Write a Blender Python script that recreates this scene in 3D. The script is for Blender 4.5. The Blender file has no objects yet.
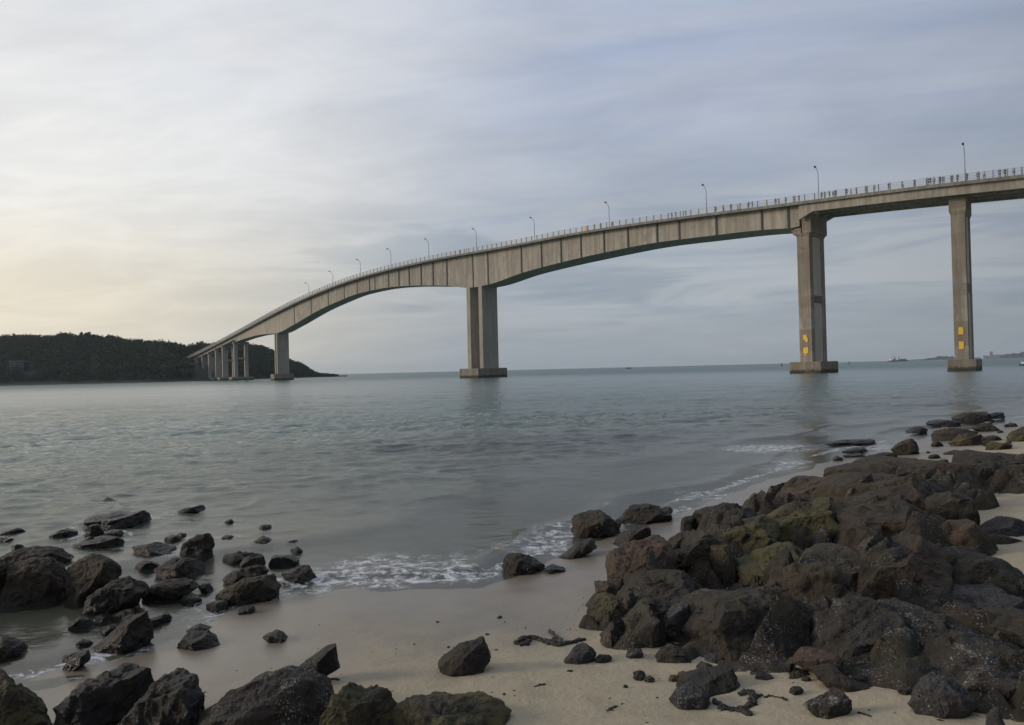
import bpy, bmesh, math, random
import numpy as np
from mathutils import Vector, Matrix

random.seed(7)
rng = np.random.default_rng(7)
W, H, F = 1024, 725, 731.0
CAMH = 2.3
HOR_SLOPE, HOR_Y = 0.024, 369.7
scene = bpy.context.scene
COL = scene.collection

# ------------------------------------------------------------------ camera
roll = math.atan(HOR_SLOPE)
pitch = math.atan((HOR_Y - H / 2) / F)
Fw = np.array([0, math.cos(pitch), math.sin(pitch)])
R0 = np.array([1.0, 0, 0]); U0 = np.array([0, -math.sin(pitch), math.cos(pitch)])
Rt = math.cos(roll) * R0 - math.sin(roll) * U0
Up = math.sin(roll) * R0 + math.cos(roll) * U0
CP = np.array([0, 0, CAMH])
camd = bpy.data.cameras.new('camera')
camd.sensor_width = 36.0
camd.lens = F / W * 36.0
camd.clip_start = 0.05; camd.clip_end = 30000
cam = bpy.data.objects.new('camera', camd); COL.objects.link(cam)
M = Matrix(((Rt[0], Up[0], -Fw[0], 0), (Rt[1], Up[1], -Fw[1], 0), (Rt[2], Up[2], -Fw[2], CAMH), (0, 0, 0, 1)))
cam.matrix_world = M
scene.camera = cam

def ray(px, py):
    d = Fw + (px - W / 2) / F * Rt + (H / 2 - py) / F * Up
    return d
def at_depth(px, py, Y):
    d = ray(px, py); return CP + d * (Y / d[1])
def project(P):
    P = np.asarray(P, float); q = P - CP
    dz = q @ Fw
    return np.stack([W / 2 + F * (q @ Rt) / dz, H / 2 - F * (q @ Up) / dz], -1)
def at_z(px, py, z=0.0):
    d = ray(px, py); return CP + d * ((z - CAMH) / d[2])
def hor(px): return HOR_Y - HOR_SLOPE * (px - W / 2)

# ------------------------------------------------------------------ noise
def _hash(ix, iy, iz, seed):
    h = (ix.astype(np.int64) * 374761393 + iy.astype(np.int64) * 668265263 + iz.astype(np.int64) * 2147483647 + seed * 144665) & 0xFFFFFFFF
    h = ((h ^ (h >> 13)) * 1274126177) & 0xFFFFFFFF
    h = ((h ^ (h >> 16)) * 2246822519) & 0xFFFFFFFF
    return ((h ^ (h >> 15)) & 0xFFFFFF) / float(0xFFFFFF)
def vnoise(P, seed=0):
    P = np.asarray(P, float)
    i = np.floor(P); f = P - i; f = f * f * f * (f * (f * 6 - 15) + 10)
    x, y, z = i[:, 0], i[:, 1], i[:, 2]
    r = 0
    for dx in (0, 1):
        wx = f[:, 0] if dx else 1 - f[:, 0]
        for dy in (0, 1):
            wy = f[:, 1] if dy else 1 - f[:, 1]
            for dz in (0, 1):
                wz = f[:, 2] if dz else 1 - f[:, 2]
                r = r + _hash(x + dx, y + dy, z + dz, seed) * wx * wy * wz
    return r * 2 - 1
def fbm(P, oct=4, seed=0, gain=0.5):
    a = 1.0; s = 0; Q = np.asarray(P, float).copy()
    for o in range(oct):
        s = s + a * vnoise(Q, seed + o * 17); Q = Q * 2.03 + 11.7; a *= gain
    return s
def pchip(xs, ys):
    xs = np.asarray(xs, float); ys = np.asarray(ys, float)
    o = np.argsort(xs); xs = xs[o]; ys = ys[o]
    h = np.diff(xs); d = np.diff(ys) / h
    m = np.empty_like(xs); m[0] = d[0]; m[-1] = d[-1]
    for i in range(1, len(xs) - 1):
        if d[i - 1] * d[i] <= 0: m[i] = 0
        else:
            w1 = 2 * h[i] + h[i - 1]; w2 = h[i] + 2 * h[i - 1]
            m[i] = (w1 + w2) / (w1 / d[i - 1] + w2 / d[i])
    def f(x):
        x = np.asarray(x, float)
        k = np.clip(np.searchsorted(xs, x) - 1, 0, len(h) - 1)
        t = np.clip((x - xs[k]) / h[k], 0, 1)
        return (ys[k] * (1 + 2 * t) * (1 - t) ** 2 + h[k] * m[k] * t * (1 - t) ** 2
                + ys[k + 1] * t * t * (3 - 2 * t) + h[k] * m[k + 1] * t * t * (t - 1))
    return f
def smooth01(x, a, b):
    t = np.clip((x - a) / (b - a), 0, 1); return t * t * (3 - 2 * t)

# ------------------------------------------------------------------ object helpers
def tag(o, label=None, cat=None, group=None, kind=None):
    if label: o['label'] = label
    if cat: o['category'] = cat
    if group: o['group'] = group
    if kind: o['kind'] = kind
    return o
def empty(name, loc):
    o = bpy.data.objects.new(name, None); COL.objects.link(o); o.location = loc
    o.empty_display_size = 0.5
    return o
def mesh_np(name, V, Fa, mat, smooth=True, sharp=None):
    """V (n,3), Fa (m,k) arrays"""
    V = np.asarray(V, np.float32); Fa = np.asarray(Fa, np.int32)
    me = bpy.data.meshes.new(name)
    n, k = Fa.shape
    me.vertices.add(len(V)); me.vertices.foreach_set('co', V.ravel())
    me.loops.add(n * k); me.loops.foreach_set('vertex_index', Fa.ravel())
    me.polygons.add(n)
    me.polygons.foreach_set('loop_start', np.arange(0, n * k, k, dtype=np.int32))
    me.polygons.foreach_set('loop_total', np.full(n, k, np.int32))
    me.polygons.foreach_set('use_smooth', np.full(n, smooth, bool))
    me.update(calc_edges=True); me.validate()
    if mat: me.materials.append(mat)
    if sharp: me.set_sharp_from_angle(angle=math.radians(sharp))
    return me
def link(name, me, parent=None, loc=None):
    o = bpy.data.objects.new(name, me); COL.objects.link(o)
    if parent: o.parent = parent
    if loc is not None: o.location = loc
    return o
class MB:
    def __init__(s): s.v = []; s.f = []
    def add(s, vs, fs):
        b = len(s.v); s.v += [tuple(map(float, p)) for p in vs]; s.f += [tuple(i + b for i in f) for f in fs]
    def box(s, c, size, rot=0.0, taper=1.0):
        cx, cy, cz = c; sx, sy, sz = size[0] / 2, size[1] / 2, size[2] / 2
        ca, sa = math.cos(rot), math.sin(rot); vs = []
        for z, k in ((-sz, 1.0), (sz, taper)):
            for x, y in ((-sx, -sy), (sx, -sy), (sx, sy), (-sx, sy)):
                vs.append((cx + (x * ca - y * sa) * k, cy + (x * sa + y * ca) * k, cz + z))
        s.add(vs, [(3, 2, 1, 0), (4, 5, 6, 7), (0, 1, 5, 4), (1, 2, 6, 5), (2, 3, 7, 6), (3, 0, 4, 7)])
        return s
    def tube(s, pts, r, n=8, cap=True):
        pts = [np.asarray(p, float) for p in pts]
        rs = r if hasattr(r, '__len__') else [r] * len(pts)
        b = len(s.v)
        for i, p in enumerate(pts):
            t = pts[min(i + 1, len(pts) - 1)] - pts[max(i - 1, 0)]; t = t / (np.linalg.norm(t) + 1e-9)
            a = np.cross(t, (0, 0, 1.0)) if abs(t[2]) < 0.95 else np.cross(t, (0, 1.0, 0))
            a /= np.linalg.norm(a); c = np.cross(t, a)
            for k in range(n):
                q = p + rs[i] * (math.cos(2 * math.pi * k / n) * a + math.sin(2 * math.pi * k / n) * c)
                s.v.append(tuple(map(float, q)))
        for i in range(len(pts) - 1):
            for k in range(n):
                s.f.append((b + i * n + k, b + i * n + (k + 1) % n, b + (i + 1) * n + (k + 1) % n, b + (i + 1) * n + k))
        if cap:
            s.f.append(tuple(b + k for k in range(n))[::-1]); s.f.append(tuple(b + (len(pts) - 1) * n + k for k in range(n)))
        return s
    def sweep(s, rings, cap=True):
        """rings: list of equal-length closed point lists"""
        b = len(s.v); n = len(rings[0])
        for r in rings: s.v += [tuple(map(float, p)) for p in r]
        for i in range(len(rings) - 1):
            for k in range(n):
                s.f.append((b + i * n + k, b + i * n + (k + 1) % n, b + (i + 1) * n + (k + 1) % n, b + (i + 1) * n + k))
        if cap:
            s.f.append(tuple(b + k for k in range(n))[::-1]); s.f.append(tuple(b + (len(rings) - 1) * n + k for k in range(n)))
        return s
    def build(s, name, mat, parent=None, origin=(0, 0, 0), smooth=False, bevel=0, loc=None):
        me = bpy.data.meshes.new(name)
        o = np.asarray(origin, float)
        me.from_pydata([tuple(np.asarray(p) - o) for p in s.v], [], s.f)
        bm = bmesh.new(); bm.from_mesh(me)
        bmesh.ops.recalc_face_normals(bm, faces=bm.faces)
        if bevel:
            bmesh.ops.bevel(bm, geom=[e for e in bm.edges if e.is_manifold and e.calc_face_angle(0) > 0.6], offset=bevel, segments=2, affect='EDGES', profile=0.5)
        for f in bm.faces: f.smooth = smooth
        bm.to_mesh(me); bm.free()
        if mat: me.materials.append(mat)
        return link(name, me, parent, loc)

# ------------------------------------------------------------------ materials
def new_mat(name):
    m = bpy.data.materials.new(name); m.use_nodes = True
    nt = m.node_tree; nt.nodes.clear()
    return m, nt, nt.nodes, nt.links
def N(nt, t, **kw):
    n = nt.nodes.new(t)
    for k, v in kw.items():
        if k.startswith('i_'):
            n.inputs[k[2:].replace('_', ' ')].default_value = v
        else: setattr(n, k, v)
    return n
def noise(nt, vec, scale, detail=5, rough=0.55, dist=0.0):
    n = N(nt, 'ShaderNodeTexNoise'); n.inputs['Scale'].default_value = scale
    n.inputs['Detail'].default_value = detail; n.inputs['Roughness'].default_value = rough
    n.inputs['Distortion'].default_value = dist
    if vec is not None: nt.links.new(vec, n.inputs['Vector'])
    return n.outputs['Fac']
def ramp(nt, fac, stops, interp='LINEAR'):
    n = N(nt, 'ShaderNodeValToRGB'); cr = n.color_ramp; cr.interpolation = interp
    while len(cr.elements) < len(stops): cr.elements.new(0.5)
    for e, (p, c) in zip(cr.elements, stops):
        e.position = p; e.color = (c, c, c, 1) if not hasattr(c, '__len__') else (c[0], c[1], c[2], 1)
    nt.links.new(fac, n.inputs['Fac'])
    return n.outputs['Color']
def mixc(nt, fac, a, b, mode='MIX'):
    n = N(nt, 'ShaderNodeMix', data_type='RGBA', blend_type=mode)
    for s, v in ((n.inputs[0], fac), (n.inputs[6], a), (n.inputs[7], b)):
        if isinstance(v, bpy.types.NodeSocket): nt.links.new(v, s)
        elif hasattr(v, '__len__'): s.default_value = (v[0], v[1], v[2], 1)
        else: s.default_value = v
    return n.outputs[2]
def math_(nt, op, a, b=None, c=None, clamp=False):
    n = N(nt, 'ShaderNodeMath', operation=op, use_clamp=clamp)
    for i, v in enumerate((a, b, c)):
        if v is None: continue
        if isinstance(v, bpy.types.NodeSocket): nt.links.new(v, n.inputs[i])
        else: n.inputs[i].default_value = v
    return n.outputs[0]
def mapr(nt, v, a, b, c=0.0, d=1.0):
    n = N(nt, 'ShaderNodeMapRange'); n.clamp = True; n.interpolation_type = 'SMOOTHSTEP'
    nt.links.new(v, n.inputs[0])
    for i, x in enumerate((a, b, c, d)): n.inputs[i + 1].default_value = x
    return n.outputs[0]
def bump(nt, hgt, strength, dist, normal=None):
    n = N(nt, 'ShaderNodeBump'); n.inputs['Strength'].default_value = strength; n.inputs['Distance'].default_value = dist
    nt.links.new(hgt, n.inputs['Height'])
    if normal is not None: nt.links.new(normal, n.inputs['Normal'])
    return n.outputs['Normal']
def principled(nt, col, rough, normal=None, spec=0.5):
    p = N(nt, 'ShaderNodeBsdfPrincipled'); o = N(nt, 'ShaderNodeOutputMaterial')
    for s, v in ((p.inputs['Base Color'], col), (p.inputs['Roughness'], rough)):
        if isinstance(v, bpy.types.NodeSocket): nt.links.new(v, s)
        elif hasattr(v, '__len__'): s.default_value = (v[0], v[1], v[2], 1)
        else: s.default_value = v
    p.inputs['Specular IOR Level'].default_value = spec
    if normal is not None: nt.links.new(normal, p.inputs['Normal'])
    nt.links.new(p.outputs[0], o.inputs['Surface'])
    return p
def pos(nt): return N(nt, 'ShaderNodeNewGeometry').outputs['Position']
def scaled(nt, vec, s):
    m = N(nt, 'ShaderNodeVectorMath', operation='MULTIPLY'); nt.links.new(vec, m.inputs[0]); m.inputs[1].default_value = s
    return m.outputs[0]
def sepz(nt, vec):
    s = N(nt, 'ShaderNodeSeparateXYZ'); nt.links.new(vec, s.inputs[0]); return s.outputs

def plain(name, col, rough=0.6, var=0.25, scale=3.0):
    m, nt, _, _ = new_mat(name)
    p = pos(nt); n = noise(nt, p, scale, 4)
    c = mixc(nt, n, [x * (1 - var) for x in col], [x * (1 + var) for x in col])
    principled(nt, c, rough)
    return m

def concrete_mat(name, c1, c2, stain=0.5, tide=True, panels=False):
    m, nt, _, L = new_mat(name)
    p = pos(nt)
    big = noise(nt, p, 0.16, 5, 0.6)
    streak = noise(nt, scaled(nt, p, (1.1, 1.1, 0.07)), 1.0, 5, 0.65)
    fine = noise(nt, p, 2.2, 6, 0.7)
    col = mixc(nt, ramp(nt, big, [(0.3, 0), (0.7, 1)]), c1, c2)
    st = ramp(nt, streak, [(0.42, 1), (0.62, 0)])
    col = mixc(nt, math_(nt, 'MULTIPLY', st, stain), col, (c1[0] * 0.45, c1[1] * 0.43, c1[2] * 0.40))
    col = mixc(nt, math_(nt, 'MULTIPLY', ramp(nt, fine, [(0.35, 1), (0.6, 0)]), 0.22), col, (c1[0] * 0.5, c1[1] * 0.48, c1[2] * 0.45))
    if panels:   # cast lifts: bands of differing concrete
        z = sepz(nt, p)[2]
        band = N(nt, 'ShaderNodeTexWhiteNoise', noise_dimensions='1D')
        L.new(math_(nt, 'FLOOR', math_(nt, 'MULTIPLY', z, 0.42)), band.inputs['W'])
        col = mixc(nt, math_(nt, 'MULTIPLY', ramp(nt, band.outputs[0], [(0.35, 0), (0.8, 1)]), 0.62), col, (c1[0] * 0.52, c1[1] * 0.46, c1[2] * 0.40))
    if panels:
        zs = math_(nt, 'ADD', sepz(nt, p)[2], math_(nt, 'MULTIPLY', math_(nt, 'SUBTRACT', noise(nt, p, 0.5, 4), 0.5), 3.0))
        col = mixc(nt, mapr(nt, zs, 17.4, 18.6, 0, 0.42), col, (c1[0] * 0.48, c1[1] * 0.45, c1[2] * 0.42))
        rst = math_(nt, 'MULTIPLY', ramp(nt, noise(nt, scaled(nt, p, (0.9, 0.9, 0.5)), 0.8, 7, 0.7, 1.0), [(0.56, 0), (0.66, 1)]), 0.55)
        col = mixc(nt, rst, col, (0.17, 0.105, 0.065))
    if tide:
        z = sepz(nt, p)[2]
        zz = math_(nt, 'ADD', z, math_(nt, 'MULTIPLY', noise(nt, p, 1.2, 4), 0.7))
        t = mapr(nt, zz, 0.75, 1.45, 1, 0)
        col = mixc(nt, t, col, (0.045, 0.045, 0.032))
    blot = ramp(nt, noise(nt, scaled(nt, p, (0.5, 0.5, 0.28)), 1.0, 7, 0.68, 0.8), [(0.50, 0), (0.66, 1)])
    col = mixc(nt, math_(nt, 'MULTIPLY', blot, min(1.0, stain * 1.4)), col, (c1[0] * 0.60, c1[1] * 0.60, c1[2] * 0.62))
    nrm = bump(nt, fine, 0.25, 0.05)
    principled(nt, col, 0.85, nrm, 0.3)
    return m

MAT = {}
MAT['concrete'] = concrete_mat('weathered_concrete', (0.44, 0.39, 0.315), (0.53, 0.475, 0.39), 0.52, False)
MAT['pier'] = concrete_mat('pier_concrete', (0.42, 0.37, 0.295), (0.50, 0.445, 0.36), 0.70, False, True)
MAT['blade'] = concrete_mat('blade_pier_concrete', (0.42, 0.38, 0.31), (0.48, 0.43, 0.35), 0.35, False)
MAT['infill'] = concrete_mat('infill_wall_concrete', (0.58, 0.53, 0.45), (0.66, 0.60, 0.51), 0.25, False)
MAT['stainwall'] = concrete_mat('stained_strut_concrete', (0.20, 0.18, 0.16), (0.26, 0.24, 0.21), 0.5, False)
MAT['cap'] = concrete_mat('pile_cap_concrete', (0.27, 0.225, 0.17), (0.36, 0.31, 0.24), 0.5, True)
MAT['fascia'] = concrete_mat('deck_edge_concrete', (0.27, 0.25, 0.21), (0.36, 0.33, 0.28), 0.5, False)
MAT['stain'] = plain('rusty_dark_drain_pipe', (0.06, 0.05, 0.042), 0.7)
MAT['rail'] = plain('pale_rail_paint', (0.55, 0.55, 0.53), 0.5)
MAT['post'] = plain('grey_rail_post', (0.22, 0.215, 0.21), 0.7)
MAT['galv'] = plain('galvanised_steel', (0.30, 0.32, 0.34), 0.5)
MAT['lampdark'] = plain('dark_lamp_housing', (0.06, 0.06, 0.065), 0.5)
MAT['asphalt'] = plain('asphalt', (0.05, 0.05, 0.05), 0.9)
MAT['yellow'] = plain('yellow_sign_paint', (0.88, 0.54, 0.06), 0.5, 0.12)
MAT['orange'] = plain('orange_plastic', (0.70, 0.30, 0.14), 0.5, 0.1)
MAT['white'] = plain('white_boat_paint', (0.75, 0.75, 0.73), 0.4, 0.08)
MAT['red'] = plain('red_boat_paint', (0.45, 0.07, 0.05), 0.45, 0.1)
MAT['hull'] = plain('dark_hull_paint', (0.05, 0.06, 0.07), 0.45)
MAT['wood'] = plain('bark', (0.06, 0.045, 0.032), 0.9, 0.35)
MAT['pinkwall'] = plain('pale_pink_wall', (0.55, 0.40, 0.37), 0.8, 0.08)
MAT['greywall'] = plain('pale_grey_wall', (0.42, 0.44, 0.47), 0.8, 0.08)
MAT['darkglass'] = plain('dark_glass', (0.03, 0.035, 0.04), 0.15)
MAT['weed'] = plain('dry_dark_seaweed', (0.028, 0.024, 0.016), 0.7, 0.5, 30)
MAT['shell'] = plain('bleached_shell', (0.62, 0.56, 0.48), 0.6, 0.2, 40)
MAT['skin'] = plain('skin', (0.28, 0.16, 0.11), 0.6, 0.1)
MAT['hair'] = plain('black_hair', (0.012, 0.011, 0.010), 0.6, 0.2)

def rock_mat(name, dark, light, moss=0.0, rust=0.0, barn=0.0, wetz=0.10, rough=0.62):
    m, nt, _, L = new_mat(name)
    p = pos(nt)
    geo = N(nt, 'ShaderNodeNewGeometry')
    nz = sepz(nt, geo.outputs['Normal'])[2]
    a = noise(nt, p, 2.3, 6, 0.6, 0.4)
    b = noise(nt, p, 11.0, 7, 0.68)
    c = noise(nt, p, 60.0, 4, 0.7)
    col = mixc(nt, ramp(nt, a, [(0.33, 0), (0.68, 1)]), dark, light)
    col = mixc(nt, math_(nt, 'MULTIPLY', ramp(nt, b, [(0.40, 1), (0.58, 0)]), 0.6), col, [x * 0.35 for x in dark])
    col = mixc(nt, math_(nt, 'MULTIPLY', ramp(nt, c, [(0.58, 0), (0.75, 1)]), 0.40), col, [min(1, x * 2.6) for x in light])
    # thin pale lichen / salt flecks
    d = noise(nt, p, 5.0, 3, 0.5)
    if rust > 0:
        r = math_(nt, 'MULTIPLY', ramp(nt, noise(nt, p, 3.7, 5, 0.6, 0.6), [(0.46, 0), (0.62, 1)]), rust)
        col = mixc(nt, r, col, (0.105, 0.052, 0.030))
    if moss > 0:
        mm = math_(nt, 'MULTIPLY', ramp(nt, noise(nt, p, 2.9, 6, 0.62), [(0.38, 0), (0.56, 1)]), mapr(nt, nz, -0.1, 0.55))
        col = mixc(nt, math_(nt, 'MULTIPLY', mm, moss), col, mixc(nt, b, (0.034, 0.031, 0.010), (0.150, 0.124, 0.034)))
    if barn > 0:
        v = N(nt, 'ShaderNodeTexVoronoi'); v.inputs['Scale'].default_value = 62.0; L.new(p, v.inputs['Vector'])
        spot = mapr(nt, v.outputs['Distance'], 0.18, 0.38, 1, 0)
        v2 = N(nt, 'ShaderNodeTexVoronoi'); v2.inputs['Scale'].default_value = 27.0; L.new(p, v2.inputs['Vector'])
        spot2 = mapr(nt, v2.outputs['Distance'], 0.10, 0.22, 1, 0)
        patch = ramp(nt, noise(nt, p, 4.2, 6, 0.7, 0.8), [(0.50, 0), (0.62, 1)])
        k = math_(nt, 'MULTIPLY', math_(nt, 'MAXIMUM', spot, spot2), math_(nt, 'MULTIPLY', patch, barn))
        col = mixc(nt, k, col, (0.48, 0.47, 0.43))
        crust = ramp(nt, noise(nt, scaled(nt, p, (1.0, 1.0, 2.2)), 3.4, 8, 0.75, 1.2), [(0.57, 0), (0.66, 1)])
        crust = math_(nt, 'MULTIPLY', crust, ramp(nt, noise(nt, p, 38, 4, 0.7), [(0.42, 0), (0.58, 1)]))
        col = mixc(nt, math_(nt, 'MULTIPLY', crust, barn * 0.85), col, (0.40, 0.39, 0.36))
    z = sepz(nt, p)[2]
    zz = math_(nt, 'ADD', z, math_(nt, 'MULTIPLY', a, 0.12))
    wet = mapr(nt, zz, wetz, wetz + 0.14, 1, 0)
    col = mixc(nt, math_(nt, 'MULTIPLY', wet, 0.55), col, [x * 0.3 for x in dark])
    ro = math_(nt, 'SUBTRACT', math_(nt, 'ADD', rough, math_(nt, 'MULTIPLY', b, 0.2)), math_(nt, 'MULTIPLY', wet, 0.40))
    hgt = math_(nt, 'ADD', math_(nt, 'MULTIPLY', b, 1.0), math_(nt, 'MULTIPLY', c, 0.35))
    cr = N(nt, 'ShaderNodeTexVoronoi', feature='DISTANCE_TO_EDGE'); cr.inputs['Scale'].default_value = 3.1
    wv = N(nt, 'ShaderNodeVectorMath', operation='ADD'); L.new(p, wv.inputs[0])
    nn = N(nt, 'ShaderNodeTexNoise'); nn.inputs['Scale'].default_value = 3.0; nn.inputs['Detail'].default_value = 4; L.new(p, nn.inputs['Vector'])
    L.new(scaled(nt, nn.outputs['Color'], (0.35, 0.35, 0.35)), wv.inputs[1]); L.new(wv.outputs[0], cr.inputs['Vector'])
    crack = mapr(nt, cr.outputs['Distance'], 0.0, 0.035, 0, 1)
    hgt = math_(nt, 'ADD', hgt, math_(nt, 'MULTIPLY', crack, 0.16))
    nrm = bump(nt, hgt, 1.0, 0.05)
    principled(nt, col, ro, nrm, 0.4)
    return m
MAT['rk'] = rock_mat('dark_shore_rock', (0.022, 0.018, 0.014), (0.054, 0.043, 0.033), 0.22, 0.15, 0.0)
MAT['rkbrown'] = rock_mat('brown_shore_rock', (0.027, 0.020, 0.013), (0.060, 0.044, 0.029), 0.25, 0.35, 0.0)
MAT['rktan'] = rock_mat('tan_sandstone_rock', (0.062, 0.045, 0.028), (0.115, 0.082, 0.050), 0.10, 0.45, 0.0)
MAT['rkred'] = rock_mat('reddish_shore_rock', (0.050, 0.033, 0.025), (0.10, 0.066, 0.050), 0.25, 0.9, 0.25)
MAT['rkmoss'] = rock_mat('algae_covered_rock', (0.024, 0.020, 0.013), (0.055, 0.044, 0.028), 0.85, 0.15, 0.12)
MAT['rkbarn'] = rock_mat('barnacle_crusted_rock', (0.025, 0.022, 0.019), (0.056, 0.048, 0.040), 0.15, 0.18, 0.8)
MAT['rkgrey'] = rock_mat('slate_grey_rock', (0.030, 0.029, 0.028), (0.070, 0.066, 0.062), 0.0, 0.08, 0.4)
MAT['rkbase'] = rock_mat('crevice_bedrock', (0.018, 0.015, 0.012), (0.048, 0.040, 0.029), 0.25, 0.22, 0.55)
MAT['rkwet'] = rock_mat('wet_black_rock', (0.013, 0.011, 0.009), (0.032, 0.026, 0.020), 0.15, 0.0, 0.0, 0.35, 0.5)

# ------------------------------------------------------------------ shoreline and beach height
shore_px = [(0, 692), (60, 684), (110, 668), (165, 645), (230, 618), (300, 598), (345, 590), (430, 592), (480, 588),
            (515, 579), (560, 558), (600, 541), (645, 524), (700, 507), (760, 484), (820, 466), (870, 452), (920, 440),
            (975, 428), (1024, 420), (1150, 401), (1300, 384)]
SH = [tuple(at_z(x, y)[:2]) for x, y in shore_px]
SH = [(-60.0, -40.0), (-14.0, -4.0), (-6.5, 2.6)] + SH + [(110.0, 95.0), (420.0, 300.0)]
SH = np.array(SH)
def shore_dist(X, Y):
    """signed distance to the waterline, positive on land"""
    P = np.stack([X, Y], -1); best = np.full(len(P), 1e9); sg = np.zeros(len(P))
    for a, b in zip(SH[:-1], SH[1:]):
        ab = b - a; L2 = ab @ ab
        t = np.clip(((P - a) @ ab) / L2, 0, 1)
        q = a + t[:, None] * ab; d = np.hypot(P[:, 0] - q[:, 0], P[:, 1] - q[:, 1])
        cr = ab[0] * (P[:, 1] - a[1]) - ab[1] * (P[:, 0] - a[0])   # >0 : sea side (left of direction)
        m = d < best - 1e-9
        best = np.where(m, d, best); sg = np.where(m, np.where(cr > 0, -1.0, 1.0), sg)
    return best * sg
def ground_z(X, Y):
    X = np.atleast_1d(np.asarray(X, float)); Y = np.atleast_1d(np.asarray(Y, float))
    d = shore_dist(X, Y)
    land = np.where(d < 3, 0.075 * d + 0.004 * np.clip(d, 0, 3) ** 2, 0.261 + 0.099 * (d - 3))
    land = np.where(d > 14, 0.261 + 0.099 * 11 + 0.02 * (d - 14), land)
    k_ = 1.0 - 0.6 * smooth01(-X, 1.8, 3.4) * (1 - smooth01(-d, 2.0, 5.0))
    sea = -(0.055 * k_ * (-d) + 0.0012 * np.clip(-d, 0, 40) ** 2)
    z = np.where(d > 0, land, np.maximum(sea, -4.0))
    z = np.minimum(z, 4.0)
    P = np.stack([X, Y, np.zeros_like(X)], -1)
    near = np.exp(-np.hypot(X, Y) / 60)
    z = z + near * (0.028 * fbm(P * 0.55, 3, 5) + 0.014 * fbm(P * 2.2, 3, 9) + 0.006 * fbm(P * 6.5, 2, 13)) * np.clip(0.35 + np.abs(d) * 0.4, 0.35, 1)
    return z
def hit_ground(px, py):
    """first point along the pixel's ray on sand or on the water"""
    d = ray(px, py)
    if d[2] > -0.002: return CP + d * 300
    ts = np.geomspace(0.8, min(400, -CAMH / d[2] + 0.5), 500)
    P = CP + ts[:, None] * d
    g = np.maximum(ground_z(P[:, 0], P[:, 1]), 0.0)
    k = np.argmax(P[:, 2] <= g)
    if P[k, 2] > g[k]: k = len(ts) - 1
    return P[k]

# ground sheet
def sinh_axis(c, n, a=3.0, ext=9000.0):
    k = math.asinh(ext / a); u = np.linspace(-1, 1, n)
    return c + a * np.sinh(k * u)
gx = sinh_axis(0.8, 620); gy = sinh_axis(6.5, 620)
GX, GY = np.meshgrid(gx, gy)
GZ = ground_z(GX.ravel(), GY.ravel())
V = np.stack([GX.ravel(), GY.ravel(), GZ], -1)
n = len(gx); i = np.arange(n * n).reshape(n, n)
Fq = np.stack([i[:-1, :-1], i[:-1, 1:], i[1:, 1:], i[1:, :-1]], -1).reshape(-1, 4)
m, nt, _, L = new_mat('beach_sand')
p = pos(nt)
z = sepz(nt, p)[2]
nb = noise(nt, p, 0.9, 5, 0.6); nm = noise(nt, p, 7, 5, 0.6); nf = noise(nt, p, 240, 3, 0.7)
dry = mixc(nt, nb, (0.385, 0.322, 0.212), (0.480, 0.410, 0.280))
dry = mixc(nt, math_(nt, 'MULTIPLY', ramp(nt, nf, [(0.3, 1), (0.5, 0)]), 0.45), dry, (0.17, 0.13, 0.09))
dry = mixc(nt, math_(nt, 'MULTIPLY', ramp(nt, nf, [(0.62, 0), (0.74, 1)]), 0.5), dry, (0.50, 0.44, 0.36))
dry = mixc(nt, math_(nt, 'MULTIPLY', ramp(nt, nm, [(0.55, 0), (0.75, 1)]), 0.35), dry, (0.22, 0.17, 0.115))
dry = mixc(nt, math_(nt, 'MULTIPLY', ramp(nt, noise(nt, p, 1.7, 6, 0.65, 0.6), [(0.50, 0), (0.64, 1)]), 0.42), dry, (0.250, 0.205, 0.140))
zz = math_(nt, 'ADD', z, math_(nt, 'MULTIPLY', math_(nt, 'SUBTRACT', nb, 0.5), 0.20))
wet = mapr(nt, zz, 0.05, 0.27, 1, 0)
wetc = mixc(nt, nb, (0.190, 0.157, 0.115), (0.245, 0.205, 0.155))
col = mixc(nt, wet, dry, wetc)
hg = math_(nt, 'ADD', math_(nt, 'MULTIPLY', nf, 0.12), math_(nt, 'ADD', nm, math_(nt, 'MULTIPLY', noise(nt, p, 30, 4, 0.6), 0.35)))
st = N(nt, 'ShaderNodeBump'); st.inputs['Distance'].default_value = 0.03
L.new(hg, st.inputs['Height']); L.new(math_(nt, 'ADD', 0.15, math_(nt, 'MULTIPLY', math_(nt, 'SUBTRACT', 1.0, wet), 0.6)), st.inputs['Strength'])
principled(nt, col, math_(nt, 'SUBTRACT', 0.88, math_(nt, 'MULTIPLY', wet, 0.58)), st.outputs[0], 0.4)
ground = link('beach', mesh_np('beach', V, Fq, m)); tag(ground, kind='structure')

# ------------------------------------------------------------------ rocks
_ico = {}
def ico(n):
    if n not in _ico:
        bm = bmesh.new(); bmesh.ops.create_icosphere(bm, subdivisions=n, radius=1.0)
        _ico[n] = (np.array([v.co[:] for v in bm.verts]), np.array([[v.index for v in f.verts] for f in bm.faces])); bm.free()
    return _ico[n]
def radial(poly, c, nb=360):
    """distance from c to the polygon's edge for nb directions"""
    R = np.zeros(nb); th = np.arange(nb) / nb * 2 * math.pi
    D = np.stack([np.cos(th), np.sin(th)], -1)
    for a, b in zip(poly, np.roll(poly, -1, 0)):
        e = b - a; q = a - c
        den = D[:, 0] * e[1] - D[:, 1] * e[0]
        den = np.where(np.abs(den) < 1e-12, 1e-12, den)
        t = (q[0] * e[1] - q[1] * e[0]) / den; s = (q[0] * D[:, 1] - q[1] * D[:, 0]) / den
        ok = (t > 0) & (s >= -1e-6) & (s <= 1 + 1e-6)
        R = np.where(ok, np.maximum(R, t), R)
    bad = R <= 0
    if bad.any(): R[bad] = np.median(R[~bad])
    return R
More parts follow.
